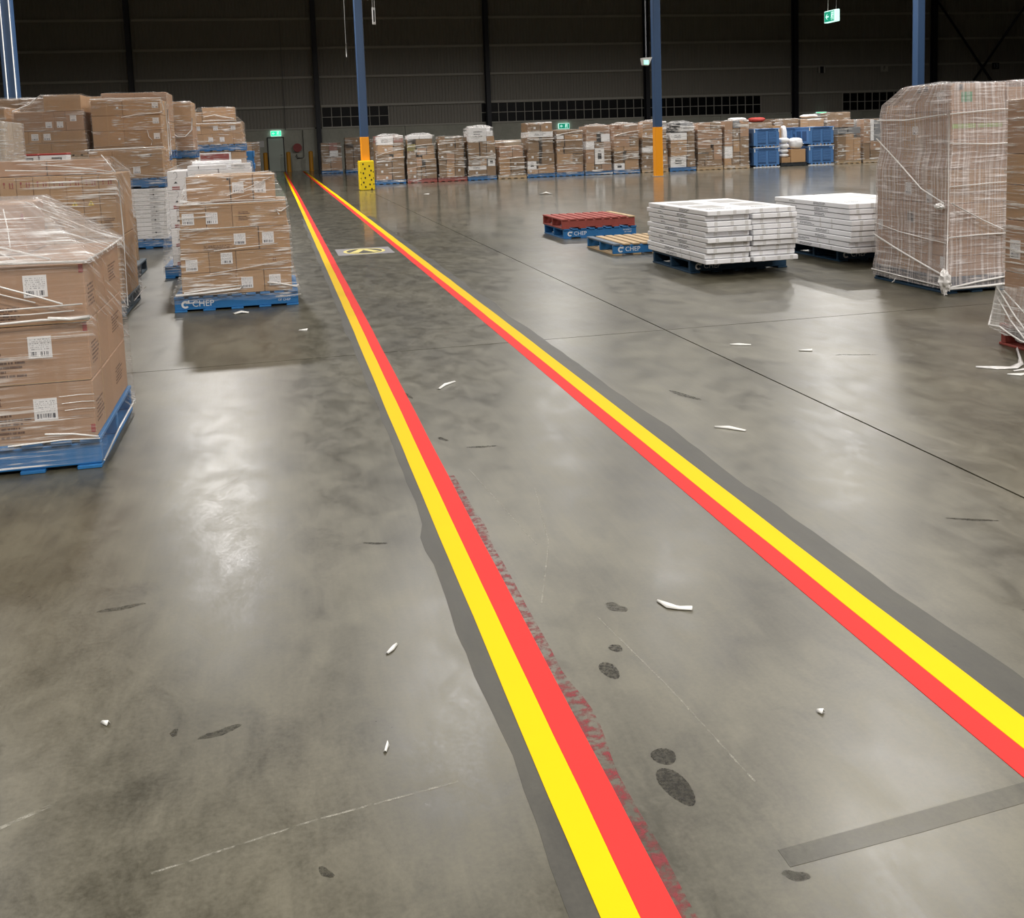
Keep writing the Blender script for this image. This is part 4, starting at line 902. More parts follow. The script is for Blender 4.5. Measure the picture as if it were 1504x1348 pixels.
# ================================================================== THE LONG ROW
ROW = [
('F1', 3.64, 1.14, 'b', [(0.67, 1.12, 0.152, 0.326, 'k'), (0.04, 0.63, 0.152, 0.35, 'k'), (0.65, 1.12, 0.329, 0.604, 'k'), (0.05, 0.63, 0.353, 0.613, 'k'), (0.06, 0.64, 0.616, 0.838, 'k'), (0.67, 1.12, 0.607, 0.98, 'k'), (0.49, 0.66, 0.841, 1.017, 'k'), (0.09, 0.48, 0.841, 1.104, 'k'), (0.73, 1.11, 0.983, 1.23, 'k'), (0.12, 0.72, 1.107, 1.448, 'k'), (0.75, 1.13, 1.233, 1.53, 'k'), (0.1, 0.73, 1.451, 1.747, 'w'), (0.75, 1.11, 1.533, 1.78, 'r')]) ,
('F2', 4.81, 1.17, 'r', [(0.01, 0.37, 0.152, 0.332, 'k'), (0.57, 0.72, 0.152, 0.566, 'k'), (0.39, 0.55, 0.152, 0.623, 'k'), (0.74, 1.16, 0.152, 0.856, 'k'), (0.01, 0.37, 0.335, 0.584, 'k'), (0.01, 0.37, 0.587, 0.886, 'k'), (0.38, 0.59, 0.626, 0.951, 'k'), (0.62, 1.11, 0.859, 1.037, 'k'), (0.03, 0.37, 0.889, 1.188, 'k'), (0.41, 0.78, 1.04, 1.299, 'k'), (0.81, 1.09, 1.04, 1.362, 'k'), (0.04, 0.36, 1.191, 1.439, 'o'), (0.39, 1.03, 1.365, 1.622, 'k'), (0.04, 0.52, 1.625, 1.762, 'w'), (0.53, 0.98, 1.625, 1.771, 'w')]) ,
('F3', 5.96, 1.11, 'r', [(0.69, 1.06, 0.152, 0.687, 'k'), (0.35, 0.67, 0.152, 0.676, 'k'), (0.06, 0.34, 0.152, 0.79, 'k'), (0.37, 0.69, 0.679, 1.082, 'k'), (0.71, 1.06, 0.69, 1.246, 'k'), (0.05, 0.36, 0.793, 1.018, 'k'), (0.08, 0.38, 1.021, 1.573, 'k'), (0.39, 0.71, 1.085, 1.587, 'k'), (0.75, 1.01, 1.249, 1.69, 'k')]) ,
('F4', 7.1, 1.13, 'b', [(0.03, 0.76, 0.152, 0.38, 'k'), (0.78, 1.14, 0.152, 0.511, 'k'), (0.04, 0.76, 0.383, 0.534, 'w'), (0.83, 1.12, 0.514, 0.831, 'p'), (0.51, 0.78, 0.537, 0.908, 'k'), (0.06, 0.49, 0.537, 1.456, 'k'), (0.8, 1.14, 0.834, 1.279, 'k'), (0.54, 0.78, 0.911, 1.265, 'k'), (0.53, 0.78, 1.268, 1.443, 'k'), (0.81, 1.11, 1.282, 1.637, 'k'), (0.09, 0.8, 1.459, 1.984, 'w'), (0.81, 1.06, 1.64, 1.842, 'w')]) ,
('F5', 8.27, 1.07, 't', [(0.51, 1.05, 0.152, 0.265, 'k'), (0.08, 0.5, 0.152, 0.825, 'k'), (0.53, 1.09, 0.268, 0.779, 'k'), (0.62, 1.04, 0.782, 1.242, 'k'), (0.1, 0.6, 0.828, 1.234, 'k')]) ,
('F6', 9.41, 1.12, 'b', [(0.02, 0.45, 0.152, 0.318, 'k'), (0.47, 1.14, 0.152, 0.476, 'k'), (0.03, 0.39, 0.321, 0.629, 'p'), (0.63, 1.14, 0.479, 0.888, 'k'), (0.04, 0.5, 0.632, 0.963, 'k'), (0.66, 1.1, 0.891, 1.509, 'k'), (0.07, 0.51, 0.966, 1.529, 'k'), (0.09, 1.1, 1.532, 1.738, 'w'), (0.2, 0.59, 1.741, 2.015, 'k'), (0.62, 1.08, 1.741, 2.091, 'k')]) ,
('F7', 10.56, 1.14, 'b', [(0.04, 1.13, 0.152, 0.438, 'f'), (0.73, 1.14, 0.441, 0.842, 'k'), (0.05, 0.71, 0.441, 0.864, 'k'), (0.05, 0.31, 0.867, 1.131, 'k'), (0.38, 1.14, 0.867, 1.136, 'k'), (0.06, 0.36, 1.134, 1.428, 'k'), (0.4, 1.13, 1.139, 1.422, 'k'), (0.07, 0.35, 1.431, 1.571, 'w'), (0.38, 1.14, 1.425, 1.604, 'k'), (0.07, 0.55, 1.607, 1.749, 'k'), (0.56, 1.12, 1.607, 1.783, 'k')]) ,
('F8', 11.72, 1.12, 'b', [(0.43, 0.7, 0.152, 0.393, 'k'), (0.72, 1.13, 0.152, 0.405, 'k'), (0.04, 0.39, 0.152, 0.459, 'k'), (0.84, 1.12, 0.408, 0.928, 'k'), (0.43, 0.83, 0.408, 1.033, 'p'), (0.06, 0.4, 0.462, 0.982, 'k'), (0.81, 1.11, 0.931, 1.27, 'k'), (0.07, 0.41, 0.985, 1.296, 'w'), (0.44, 0.8, 1.036, 1.256, 'k'), (0.53, 0.69, 1.259, 1.492, 'd'), (0.71, 1.08, 1.273, 1.574, 'w'), (0.08, 0.52, 1.299, 1.633, 'f'), (0.09, 1.03, 1.636, 1.885, 'f')]) ,
('F9', 12.86, 1.1, 'b', [(0.05, 0.5, 0.152, 0.411, 'p'), (0.53, 1.11, 0.152, 0.548, 'k'), (0.06, 0.44, 0.414, 0.861, 'k'), (0.59, 1.12, 0.551, 0.891, 'k'), (0.07, 0.46, 0.864, 1.045, 'k'), (0.49, 1.13, 0.894, 1.051, 'k'), (0.76, 1.13, 1.054, 1.389, 'k'), (0.08, 0.74, 1.054, 1.434, 'f'), (0.1, 0.44, 1.437, 1.727, 'f'), (0.46, 1.09, 1.437, 1.921, 'f')]) ,
('F10', 14.04, 1.14, 't', [(0.79, 1.15, 0.152, 0.284, 'k'), (0.01, 0.54, 0.152, 0.312, 'k'), (0.83, 1.14, 0.287, 0.683, 'k'), (0.02, 0.52, 0.315, 0.79, 'k'), (0.83, 1.13, 0.686, 0.896, 'k'), (0.03, 0.49, 0.793, 0.989, 'w'), (0.84, 1.09, 0.899, 1.269, 'k'), (0.05, 0.5, 0.992, 1.293, 'k'), (0.86, 1.09, 1.272, 1.666, 'k'), (0.06, 0.51, 1.296, 1.715, 'k'), (0.57, 0.91, 1.669, 1.859, 'f'), (0.06, 0.54, 1.718, 1.978, 'f')]) ,
('F11', 15.21, 1.13, 'b', [(0.78, 1.14, 0.152, 0.425, 'k'), (0.04, 0.74, 0.152, 0.581, 'p'), (0.81, 1.12, 0.428, 1.575, 'k'), (0.06, 0.78, 0.584, 1.22, 'k'), (0.04, 0.78, 1.223, 1.513, 'w'), (0.07, 0.42, 1.516, 1.678, 'd'), (0.45, 1.1, 1.578, 1.768, 'w'), (0.13, 0.48, 1.681, 1.889, 'd'), (0.51, 1.05, 1.771, 1.901, 'g')]) ,
('F12', 16.36, 1.09, 't', [(0.05, 0.34, 0.152, 0.383, 'k'), (0.37, 1.13, 0.152, 0.388, 'k'), (0.05, 0.49, 0.391, 0.649, 'k'), (0.52, 0.75, 0.391, 0.689, 'k'), (0.77, 1.13, 0.391, 1.0, 'k'), (0.06, 0.7, 0.692, 0.86, 'k'), (0.06, 0.63, 0.863, 1.21, 'k'), (0.64, 1.14, 1.003, 1.191, 'k'), (0.06, 1.14, 1.213, 1.576, 'f'), (0.64, 1.09, 1.579, 1.876, 'k'), (0.07, 0.62, 1.579, 1.879, 'f')]) ,
]
TXT = {'F1': 'white topped wrapped load on blue pallet, first right of the yellow guard', 'F2': 'wrapped load on red pallet with an olive carton high on its left', 'F3': 'wrapped load on red pallet with one carton raised at top right',
 'F4': 'tall wrapped load with a bulging white film top and low white carton', 'F5': 'lowest wrapped load of the long row, kraft cartons only', 'F6': 'wrapped load with white band and two cartons on top, left of the wall exit sign',
 'F7': 'wrapped load in front of the green wall exit sign', 'F8': 'wrapped load with a tall white carton printed dark in its middle', 'F9': 'wrapped load with a white printed carton at its lower left corner',
 'F10': 'wrapped load standing behind the orange column foot', 'F11': 'load with black and white bags on top and white printed cartons below', 'F12': 'kraft load on bare timber between the bag topped load and a labelled one'}
CM = {'k': None, 'w': 'white', 'p': 'white', 'o': 'olive', 'd': 'darkbag', 'g': 'greybag', 'r': 'pinkbox', 'f': 'kraft2'}
RY = 38.15
GRP = 'wrapped loads in the long row'
def rowload(key, x0, pal, rects, label, film='filmfar', y=RY):
    c = []
    for x0_, x1_, z0, z1, col in rects:
        mt = CM[col] or R.choice(KF); w, h = x1_-x0_, z1-z0; mk = []
        if col == 'p': mk = [('picture', 'f', .0, h*.5, w*.4, h*.35), ('greyink', 'f', 0, h*.82, w*.25, h*.06)]
        elif col == 'w' and w > .5: mk = [('printgrey', 'f', 0, h*.5, w*.5, h*.5)]
        elif col == 'k' and R.random() < .4: mk = [lb(R.uniform(-.25, .25)*w, h*R.uniform(.4, .6), .085)]
        d = R.uniform(.5, .58)
        c.append((x0_, x1_, .015+R.uniform(0, .02), d, z0, z1, mt, mk)); c.append((PW-x1_, PW-x0_, d+.01, 1.15, z0, z1, 'kraft3' if col == 'k' else mt))
    f = load(label, x0+.03, y, 0, pal, c, film, group=GRP, off=.009, amp=.005, zb=.03, rim=.15, dz=.08, side_pts=7)
    f.scale = (.945, 1, 1)
    return f
for key, x0, wd, pal, rects in ROW:
    t = rowload(key, x0, pal, rects, TXT[key], 'filmfar')
    zt = max(r[3] for r in rects)
    for q in range(3):
        z = R.uniform(.3, zt-.1); a = R.uniform(-.12, .12)
        S(t, (.02, -.03, z-a), (.4, -.034, z), (.75, -.034, z+a*.6), (1.15, -.03, z+a), r=R.uniform(.006, .011))
    if key in ('F1', 'F2', 'F4', 'F8', 'F9', 'F10', 'F11'):
        cr = obj('bunched_film', crumple(sum(map(ord, key)) % 17 + len(rects), (.85, .55, .13)), 'filmwhite', t, (.58, .38, zt+.02))
# F13: labelled load on timber
rf = [(0.02, .34, .152, .42, 'k'), (.37, .72, .152, .66, 'k'), (.75, 1.14, .152, .5, 'k'), (.04, .40, .424, .90, 'w'), (.75, 1.14, .504, 1.26, 'k'), (.43, .72, .664, 1.10, 'k'), (.04, .40, .904, 1.43, 'k'), (.43, .72, 1.104, 1.62, 'k'), (.75, 1.14, 1.264, 1.85, 'k'), (.04, .40, 1.434, 1.9, 'f'), (.43, .72, 1.624, 1.93, 'g')]
rowload('F13', 17.52, 't', rf, 'tall kraft load with a white label sheet, left of the blue bins')
rf = [(.02, .40, .152, 1.18, 'k'), (.42, .80, .152, 1.22, 'k'), (.82, 1.14, .152, 1.05, 'k'), (.04, .50, 1.224, 1.45, 'g'), (.55, 1.12, 1.224, 1.50, 'g'), (.05, .8, 1.504, 1.80, 'f')]
rowload('F17', 22.52, 't', rf, 'tall brown cartons under grey film, right of the blue bins')
rf = [(.02, .32, .152, .80, 'k'), (.02, .32, .804, 1.80, 'k'), (.36, .52, .904, 1.78, 'w'), (.36, 1.13, .152, .52, 'k'), (.36, 1.13, .524, .90, 'k'), (.54, 1.13, .904, 1.3, 'g'), (.56, 1.1, 1.304, 1.75, 'g')]
rowload('F18', 23.72, 't', rf, 'load with a tall carton column and white strip, before the tall wrapped stack')
rowload('G1', 5.02, 'b', [(.02, .55, .152, .8, 'k'), (.58, 1.14, .152, .9, 'k'), (.02, .55, .804, 1.75, 'k'), (.58, 1.14, .904, 1.7, 'k')], 'dim wrapped load far back, showing just right of the orange column foot', y=55.4)
rf = [(.02, .5, .152, .55, 'k'), (.53, 1.14, .152, .85, 'k'), (.02, .5, .554, .9, 'k'), (.02, .45, .904, 1.62, 'k'), (.48, .95, .904, 1.2, 'w'), (.46, .92, 1.204, 1.6, 'r')]
rowload('B1', 2.45, 'b', rf, 'dim wrapped load with white notice and red film, far back by the walkway', y=55.4)
rf = [(.02, .45, .152, .7, 'k'), (.48, .75, .152, .95, 'k'), (.78, 1.14, .152, .95, 'k'), (.02, .45, .704, 1.3, 'k'), (.48, 1.14, .954, 1.5, 'k'), (.02, 1.1, 1.504, 1.86, 'k')]
rowload('B2', 3.72, 'b', rf, 'dim tall wrapped load far back, left of the orange column foot', y=55.4)
# loads of the second row that show over the first
for x, z, mt, s, y in ((8.5, 1.45, ['kraft', 'pale'], 'second row load showing above the lowest wrapped load', 39.6), (18.7, 1.88, ['kraft', 'pale'], 'second row load over the left blue bins', 40.95), (19.93, 1.82, ['kraft3', 'kraft'], 'second row load between the two bin stacks', 40.95), (21.2, 1.95, ['kraft3'], 'second row cartons over the right blue bins', 40.95), (22.42, 1.92, ['kraft', 'kraft3'], 'second row load below the bright far exit sign', 40.95), (23.7, 2.16, ['kraft3', 'greybag'], 'second row load under grey film, far right', 40.95)):
    load(s, x, y, 0, 't', grid((.02, .4, .8, 1.145), (.02, .58, 1.145), [.15+(z-.15)*i/4 for i in range(5)], mt), 'filmfar', group='second row loads', dz=.1)
def sack(label, x, y, z, w, d, h, mat='sack', rot=0, seed=0):
    bm = bmesh.new(); bmesh.ops.create_cube(bm, size=1); bmesh.ops.subdivide_edges(bm, edges=list(bm.edges), cuts=7, use_grid_fill=True)
    for v in bm.verts:
        p = v.co*2
        q = (abs(p.x)**3.2+abs(p.y)**3.2+abs(p.z)**2.6)**(1/3.0); s = 1/max(q, .3)
        e = 1+.10*noise.noise(Vector((p.x*1.6+seed, p.y*1.6, p.z*2)))
        v.co = Vector((p.x*s*e*w/2, p.y*s*e*d/2, p.z*s*h/2 + .04*h*noise.noise(Vector((p.x*3, p.y*3, seed)))))
    lo = min(v.co.z for v in bm.verts)
    for v in bm.verts: v.co.z -= lo
    me = bpy.data.meshes.new('sack_shape'); bm.to_mesh(me); bm.free()
    for p in me.polygons: p.use_smooth = True
    t = empty('sack', (x, y, z), rot); tag(t, label, 'sack', 'sacks among the loads')
    obj('body', me, mat, t); bx('sewn_end', w*.46, w*.52, -d*.36, d*.36, h*.42, h*.48, mat, t, .003)
    return t
sack('white sack on the second row load over the left blue bins', 19.6, 41.3, 1.91, .75, .5, .16, seed=1)
sack('pinkish pale sack atop the second row, right of the far exit sign', 23.05, 41.35, 1.95, .7, .6, .16, 'sack', .2, 2)
sack('red sack over the second row load between the bin stacks', 20.55, 41.35, 1.85, .7, .6, .2, 'redbox', 0, 3)
# open load with sacks, between the bin stacks
p = pallet('k', None, (20.03, RY, 0)); tag(p, 'black pallet under open cartons and white sacks between the bin stacks', 'pallet')
def solo(label, x0, x1, y0, y1, z0, z1, cat='carton', mat='kraft', group=None):
    w, d, h = x1-x0, y1-y0, z1-z0
    t = empty('carton', ((x0+x1)/2, (y0+y1)/2, z0)); tag(t, label, cat, group)
    b = obj('body', box_mesh(w, d, h-.003, .006), mat, t); plate('tape', t, (w, d, h-.003), 't', 0, 0, w*.98, .05, 'tape'); return t
solo('low kraft carton under the white sacks on the black pallet', 20.07, 20.46, 38.18, 38.7, .152, .36)
solo('wide kraft carton right of the white sacks on the black pallet', 20.48, 21.13, 38.18, 38.8, .152, .68)
solo('tall kraft carton behind the white sacks', 20.07, 20.40, 38.88, 39.29, .152, 1.66)
for i, (x, z, w, d, h, s) in enumerate(((20.26, .364, .38, .46, .155, 'lowest white sack on the low carton between the bins'), (20.26, .535, .38, .46, .165, 'second white sack up on the low carton between the bins'), (20.28, .715, .40, .5, .20, 'third white sack up on the low carton between the bins'), (20.28, .935, .42, .5, .22, 'topmost white sack of the pile on the low carton'), (20.83, .684, .52, .55, .46, 'big rounded white sack on the wide carton'), )):
    sack(s, x, 38.45, z, w, d, h, seed=10+i)
sack('white sack stood on end right of the tall carton', 20.60, 39.06, .152, .26, .38, 1.48, seed=33)
# blue bins
def bin_(label, x, y, z):
    t = empty('pallet_bin', (x, y, z)); tag(t, label, 'bin', 'blue plastic pallet bins'); w, h = 1.16, .775
    for x0, x1, y0, y1 in ((.02, w-.02, .02, .06), (.02, w-.02, w-.06, w-.02), (.02, .06, .06, w-.06), (w-.06, w-.02, .06, w-.06)): bx('wall', x0, x1, y0, y1, .09, h-.07, 'blueplastic', t, .006)
    bx('floor_deck', .06, w-.06, .06, w-.06, .09, .12, 'blueplastic', t, 0)
    for x0, x1, y0, y1 in ((0, w, 0, .06), (0, w, w-.06, w), (0, .06, .06, w-.06), (w-.06, w, .06, w-.06)): bx('rim', x0, x1, y0, y1, h-.07, h, 'blueplastic', t, .01)
    bx('recess_shade', .22, w-.22, -.002, .0, h-.075, h-.01, 'blueshade', t, 0)
    for x0, x1 in ((.2, .54), (.66, 1.0)):
        for q in range(9): bx('rib', x0, x1, .006, .02, .21+q*.048, .21+q*.048+.03, 'blueplastic', t, .003)
        bx('recess_shade', x0-.01, x1+.01, .0165, .0195, .14, .655, 'blueshade', t, 0)  # dark plate behind the ribs paints in the shade between them
        bx('recess_shade', .012, .02, x0, x1, .2, .6, 'blueshade', t, 0)
    bx('skid', 0, w, 0, .06, 0, .03, 'whiteplastic', t, .004); bx('skid', 0, w, w-.06, w, 0, .03, 'whiteplastic', t, .004)
    for q in range(6): bx('foot', .12+q*.165, .20+q*.165, .02, .06, .03, .09, 'blueplastic', t, .004)
    bx('skid', 0, w, w/2-.03, w/2+.03, 0, .03, 'whiteplastic', t, .004); bx('foot', .5, .66, w/2-.03, w/2+.03, .03, .09, 'blueplastic', t, 0)
    bx('foot', .12, 1.03, w-.06, w-.02, .03, .09, 'blueplastic', t, 0)
    for sx in (.03, w-.07): bx('corner_clip', sx, sx+.04, -.006, .0, h-.16, h-.03, 'whiteplastic', t, .003)
    return t
for s, x, y in (('left bin stack', 18.82, RY), ('right bin stack', 21.25, RY)):
    bin_('lower blue pallet bin of the ' + s + ' in the long row', x, y, 0); bin_('upper blue pallet bin of the ' + s + ' in the long row', x, y, .785)
bin_('lower blue pallet bin hidden behind the white sacks', 20.66, 39.55, 0); bin_('upper blue pallet bin showing between sacks and right bin stack', 20.66, 39.55, .785)

# ================================================================== RIGHT SIDE
p = pallet('b', None, (4.22, 14.9, 0), chep=True, extra=True); tag(p, 'blue pallet under the red pallet, far right of the walkway', 'pallet')
p = pallet('y', None, (4.20, 14.9, .151)); tag(p, 'red pallet with one pale end board, on a blue pallet', 'pallet')
p = pallet('x', None, (4.20, 12.5, 0), chep=True); tag(p, 'single empty blue pallet with bare timber boards', 'pallet')
ORD = ['lowest', 'second lowest', 'third from the bottom', 'fourth from the bottom', 'fifth from the bottom', 'sixth from the bottom', 'seventh from the bottom', 'eighth from the bottom', 'second from the top', 'topmost']
def flat_stack(px, py, x0, cols, y0, ln, n, th, where, seed):
    p = pallet('n', None, (px, py, 0), chep=True); tag(p, 'blue pallet with shade painted into it, under the ' + where + ' stack of white flat cartons', 'pallet')
    rr = random.Random(seed)
    for ci, (cw, cname) in enumerate(cols):
        z = .152
        for k in range(n):
            t = empty('flat_carton', (x0+cw/2+rr.uniform(-.006, .006), y0+ln/2+rr.uniform(-.045, .045)+(.02*ci), z), rr.uniform(-.004, .004))
            o = ORD[k] if n == 10 else (ORD[k] if k < 7 else ORD[k+1])
            tag(t, o + ' white flat carton in the ' + cname + ' column of the ' + where + ' stack', 'carton', 'white flat cartons on the ' + where + ' pallet')
            h = th-.007; dm = (cw-.026, ln, h)
            obj('body', box_mesh(cw-.026, ln, h, .006), 'white', t)
            for u in (-.15, .04, .2):
                u2 = u+rr.uniform(-.02, .02); plate('tape', t, dm, 'f', u2*cw/.55, h/2, .035, h*.9, 'greytape')
            if ci == 0:
                if k in (0, 1, 4, 5): plate('tape', t, dm, 'l', .45, h/2, .02, h*.8, 'greytape'); plate('tape', t, dm, 'l', .2, h/2, .02, h*.8, 'greytape'); plate('printing', t, dm, 'l', -.1, h/2, .35, h*.5, 'printgrey')
                else: plate('printing', t, dm, 'l', .25, h/2, .3, h*.6, 'printgrey'); plate('printing', t, dm, 'l', -.4, h/2, .15, h*.35, 'printgrey')
            if k == n-1:
                plate('picture', t, dm, 't', 0, -.25, .3, .35, 'greytape'); plate('picture', t, dm, 't', 0, .35, .3, .4, 'greytape'); plate('printing', t, dm, 't', .0, -.6, .3, .1, 'printgrey')
            z += th
        x0 += cw
flat_stack(4.40, 10.47, 4.37, ((.535, 'left'), (.545, 'right')), 10.0, 1.72, 10, .0575, 'nearer', 3)
flat_stack(6.30, 10.62, 6.14, ((.54, 'left'), (.54, 'right')), 10.16, 1.72, 9, .0615, 'farther', 4)
# tall wrapped stack at the right
z = [.15, .34, .51, .82, 1.13, 1.40, 1.66]
xs, ysx = (.02, .30, .78, 1.145), (.02, .42, .78, 1.145)
mk = {(0, 0, 0): [('label', 'l', .13, .13, .07, .11), ('yellowsticker', 'f', .0, .06, .04, .05)], (0, 2, 2): [('label', 'l', -.12, .05, .08, .1)], (0, 1, 2): [('ink', 'l', .02, .16, .10, .10)], (0, 1, 3): [('label', 'l', -.02, .12, .1, .12)], (0, 0, 3): [('label', 'l', -.08, .06, .09, .12)], (0, 1, 5): [('label', 'l', .05, .09, .09, .08)], (2, 0, 2): [('ink', 'f', -.1, .2, .15, .12)], (0, 0, 5): [('limeink', 'f', 0, .12, .24, .04)], (1, 0, 5): [('limeink', 'f', -.1, .12, .25, .035)]}
c = grid(xs, ysx, z, ['kraft2', 'kraft2', 'kraft'], mk)
for i, b in enumerate(c):
    if b[4] > 1.1: c[i] = (max(b[0], .04), b[1]-.0, b[2], min(b[3], 1.10), *b[4:])
c += [(.03, .60, .02, .74, 1.66, 1.905, 'kraft2', [('label', 'l', .22, .13, .11, .09), ('green', 'f', -.12, .12, .11, .09), ('ink', 'l', -.10, .20, .05, .05), ('ink', 'l', .0, .21, .06, .05), ('ink', 'f', -.19, .21, .06, .05)]), (.61, 1.10, .02, .74, 1.66, 1.86, 'kraft2'), (.05, 1.1, .75, 1.05, 1.66, 1.74, 'kraft')]
r1 = load('tall hazy wrapped carton stack with green sticker and knotted film, right side', 5.91, 8.13, 0, 'n', c, 'filmhaze', zb=.04, amp=.008, rim=.10, dz=.05, side_pts=13)
S(r1, (-.02, 1.10, 1.42), (-.03, .7, 1.18), (-.03, .35, .95), (-.025, .02, .83), r=.007); S(r1, (-.02, 1.15, .46), (-.03, .7, .34), (-.03, .3, .24), (-.03, .0, .17), r=.009)
S(r1, (.02, -.025, .83), (.35, -.03, .66), (.62, -.03, .54), r=.006); S(r1, (-.025, 1.17, .10), (-.03, .6, .085), (-.03, 0, .07), r=.007); S(r1, (0, -.03, .06), (.3, -.03, .10), (.7, -.03, .14), r=.010); S(r1, (0, -.03, .05), (.4, -.03, .055), (.9, -.03, .07), r=.012)
S(r1, (-.02, 1.15, .58), (-.028, .7, .52), (-.028, .3, .49), (-.02, .0, .47), r=.004); S(r1, (-.015, 1.1, 1.60), (-.025, .6, 1.59), (-.015, .02, 1.63), r=.007); S(r1, (.0, -.024, 1.63), (.5, -.026, 1.66), (1.1, -.02, 1.65), r=.006)
S(r1, (-.01, -.02, 1.65), (-.012, -.02, 1.2), (-.012, -.022, .8), (-.018, -.022, .2), r=.004); S(r1, (.0, -.024, 1.37), (.4, -.026, 1.35), (1.1, -.02, 1.36), r=.006); S(r1, (.0, -.024, .98), (.5, -.026, 1.0), (1.1, -.02, .99), r=.005); S(r1, (0, -.024, .52), (.3, -.024, .53), (.9, -.022, .53), r=.006)
obj('film_knot', crumple(3, (.10, .10, .20)), 'strand', r1, (-.045, -.04, .12), label='white knot of bunched film at the near corner'); obj('film_knot', crumple(8, (.05, .12, .06)), 'strand', r1, (-.04, .06, .80))
S(r1, (-.05, -.05, .10), (-.055, -.06, .04), (-.05, -.055, .01), r=.016); S(r1, (-.03, .75, .06), (-.05, .74, .03), (-.045, .78, .012), r=.006)
# load cut by the right edge
c = grid((.02, .58, 1.145), (.02, .40, .78, 1.145), (.15, .52, .88, 1.12, 1.33, 1.70), ['kraft', 'kraft2'], {(0, 2, 1): [('label', 'l', -.08, .16, .10, .13)]})
r2 = load('wrapped carton stack on a red pallet cut off by the right edge', 4.88, 4.97, 0, 'r', c, 'film', zb=.10, amp=.006, flare=.0, rim=.1)
def skirt():
    vs, fs, uvs = [], [], []; n, m = 26, 8
    for j in range(m):
        t = j/(m-1)
        for i in range(n):
            s = i/(n-1); y = 1.175 - s*1.15
            fl = .02+.05*t*(1-.5*s) + .012*math.sin(i*2.1)*t
            z = .42-.30*t - .15*s*t + .05*s*(1-t)+ .012*math.sin(i*1.7)*t
            vs.append((-fl, y+.02*t*math.sin(i*1.3), z)); uvs.append((s*1.2, z))
    for j in range(m-1):
        for i in range(n-1): fs.append((j*n+i, j*n+i+1, (j+1)*n+i+1, (j+1)*n+i))
    return mesh_from('skirt_shape', vs, fs, uvs, True)
obj('film_skirt', skirt(), 'filmwhite', r2, label='bunched white film hanging round the pallet')
for pts in (((-.02, 1.16, .40), (-.05, .95, .24), (-.06, .75, .10)), ((-.025, 1.16, .34), (-.055, .98, .20), (-.07, .82, .10)), ((-.02, 1.17, .41), (-.04, 1.18, .25), (-.07, 1.18, .14)), ((-.07, 1.18, .14), (-.085, 1.05, .15), (-.08, .97, .12), (-.085, .85, .09), (-.07, .7, .07)), ((-.02, 1.1, .39), (-.04, .85, .26), (-.05, .6, .15))): S(r2, *pts, r=.006)
def ribbon(label, pts, wd, mat='strand', name='film_scrap', cat='litter', group=None):
    n = len(pts); vs, fs = [], []
    for i, p in enumerate(pts):
        a, b = Vector(pts[max(i-1, 0)]), Vector(pts[min(i+1, n-1)]); d = (b-a).normalized(); s = Vector((-d.y, d.x, 0))
        w_ = wd(i/(n-1)) if callable(wd) else wd
        p = Vector(p); vs += [p+s*w_/2, p+Vector((0, 0, .008*(i % 2)+.004)), p-s*w_/2]
    for i in range(n-1):
        for k in range(2): fs.append((3*i+k, 3*i+k+1, 3*i+k+4, 3*i+k+3))
    me = mesh_from('ribbon_shape', vs, fs, smooth=True)
    o = obj(name, me, mat); m = o.modifiers.new('thickness', 'SOLIDIFY'); m.thickness = .0015; m.offset = 1
    tag(o, label, cat, group); return o
ribbon('white film tail trailing on the floor from the red pallet load', [(4.29, 5.60, .002), (4.38, 5.52, .002), (4.48, 5.49, .004), (4.58, 5.55, .006), (4.68, 5.68, .01), (4.79, 5.84, .03)], lambda t: .015+.05*math.sin(math.pi*min(1, t*1.2+.15)))
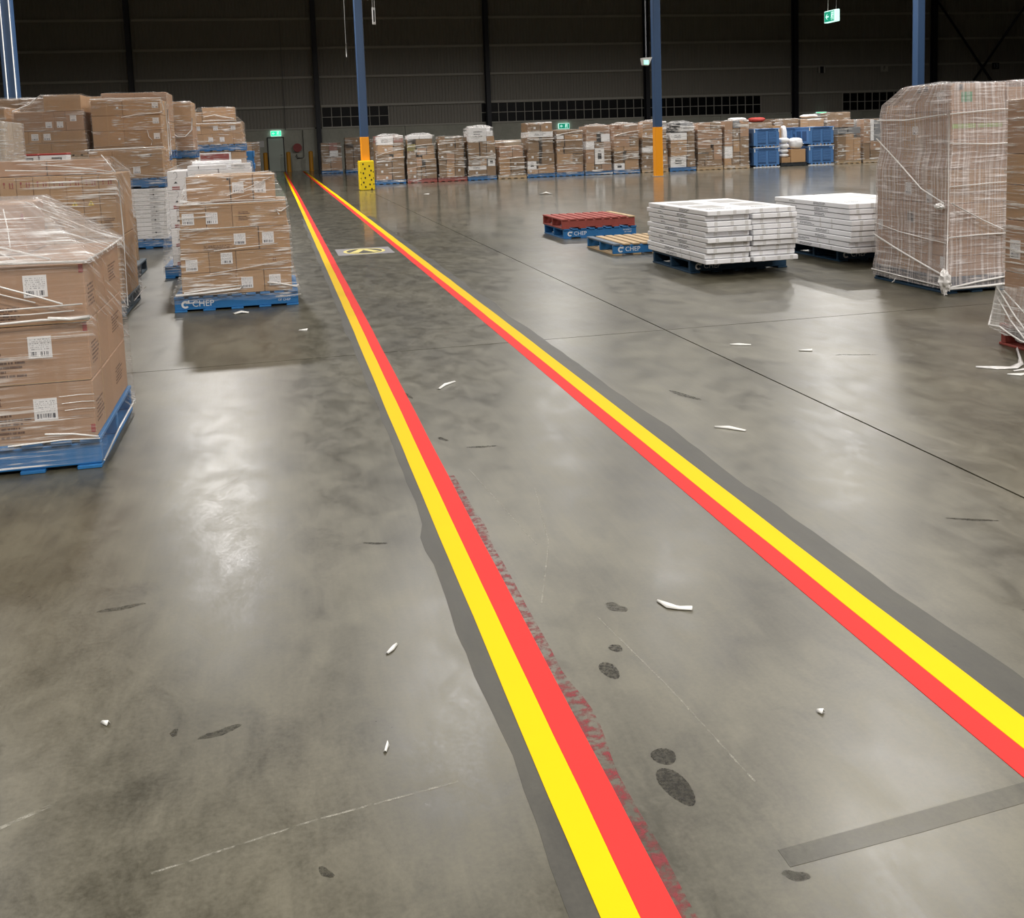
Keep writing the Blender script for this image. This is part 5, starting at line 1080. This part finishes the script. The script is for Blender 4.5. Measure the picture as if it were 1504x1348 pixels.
ribbon('second thinner film tail on the floor by the red pallet load', [(4.42, 5.42, .002), (4.55, 5.42, .003), (4.70, 5.52, .006), (4.80, 5.68, .012)], .018)
ribbon('torn clear film scrap on the floor in front of the film tail', [(4.33, 5.36, .002), (4.38, 5.31, .002), (4.45, 5.34, .002), (4.55, 5.36, .002)], .02, 'paper')
# litter
for pts, wd, s in (([(1.165, 3.10, .002), (1.185, 3.05, .002), (1.215, 3.03, .002), (1.25, 3.005, .002)], lambda t: .006+.022*math.sin(math.pi*t), 'largest white paper scrap, between the line pairs'),
    ([(.13, 8.76, .002), (.2, 8.74, .002)], .05, 'white paper scrap left of the lines near the transverse joint'), ([(-.45, 9.90, .002), (-.38, 9.93, .01), (-.31, 9.92, .002)], .07, 'white scrap under the edge of the front blue pallet'),
    ([(.93, 6.28, .002), (.98, 6.36, .002), (1.06, 6.44, .002)], .018, 'thin curled scrap between the line pairs'), ([(2.19, 4.92, .002), (2.25, 4.87, .002), (2.31, 4.80, .002)], .02, 'thin white strip right of the right lines'),
    ([(3.17, 6.83, .002), (3.22, 6.79, .002), (3.3, 6.76, .002)], .025, 'white scrap by the long floor joint'), ([(3.52, 6.46, .002), (3.6, 6.42, .002)], .02, 'small white scrap right of the long floor joint'),
    ([(7.0, 27.0, .002), (7.15, 26.9, .05), (7.3, 26.9, .002)], .28, 'white paper piece on the floor before the long row'), ([(4.25, 29.9, .002), (4.4, 29.85, .002)], .14, 'white scrap near the yellow column guard'),
    ([(.25, 3.01, .002), (.27, 3.03, .002), (.285, 3.06, .002)], .008, 'tiny pale shred left of the yellow line'), ([(-.55, 2.86, .002), (-.53, 2.84, .002)], .01, 'tiny pale shred at the lower left of the floor'),
    ([(1.335, 2.36, .002), (1.345, 2.345, .002)], .012, 'tiny white crumb between the line pairs'), ([(.19, 2.5, .002), (.2, 2.53, .002)], .006, 'tiny white sliver near the lower left line')):
    ribbon(s, pts, wd, 'paper', 'paper_scrap', 'litter', 'scraps on the floor')
scr('scuff_mark', 'darkmark', [(1.69, 2.395), (1.70, 2.41), (1.72, 2.405)], .012)
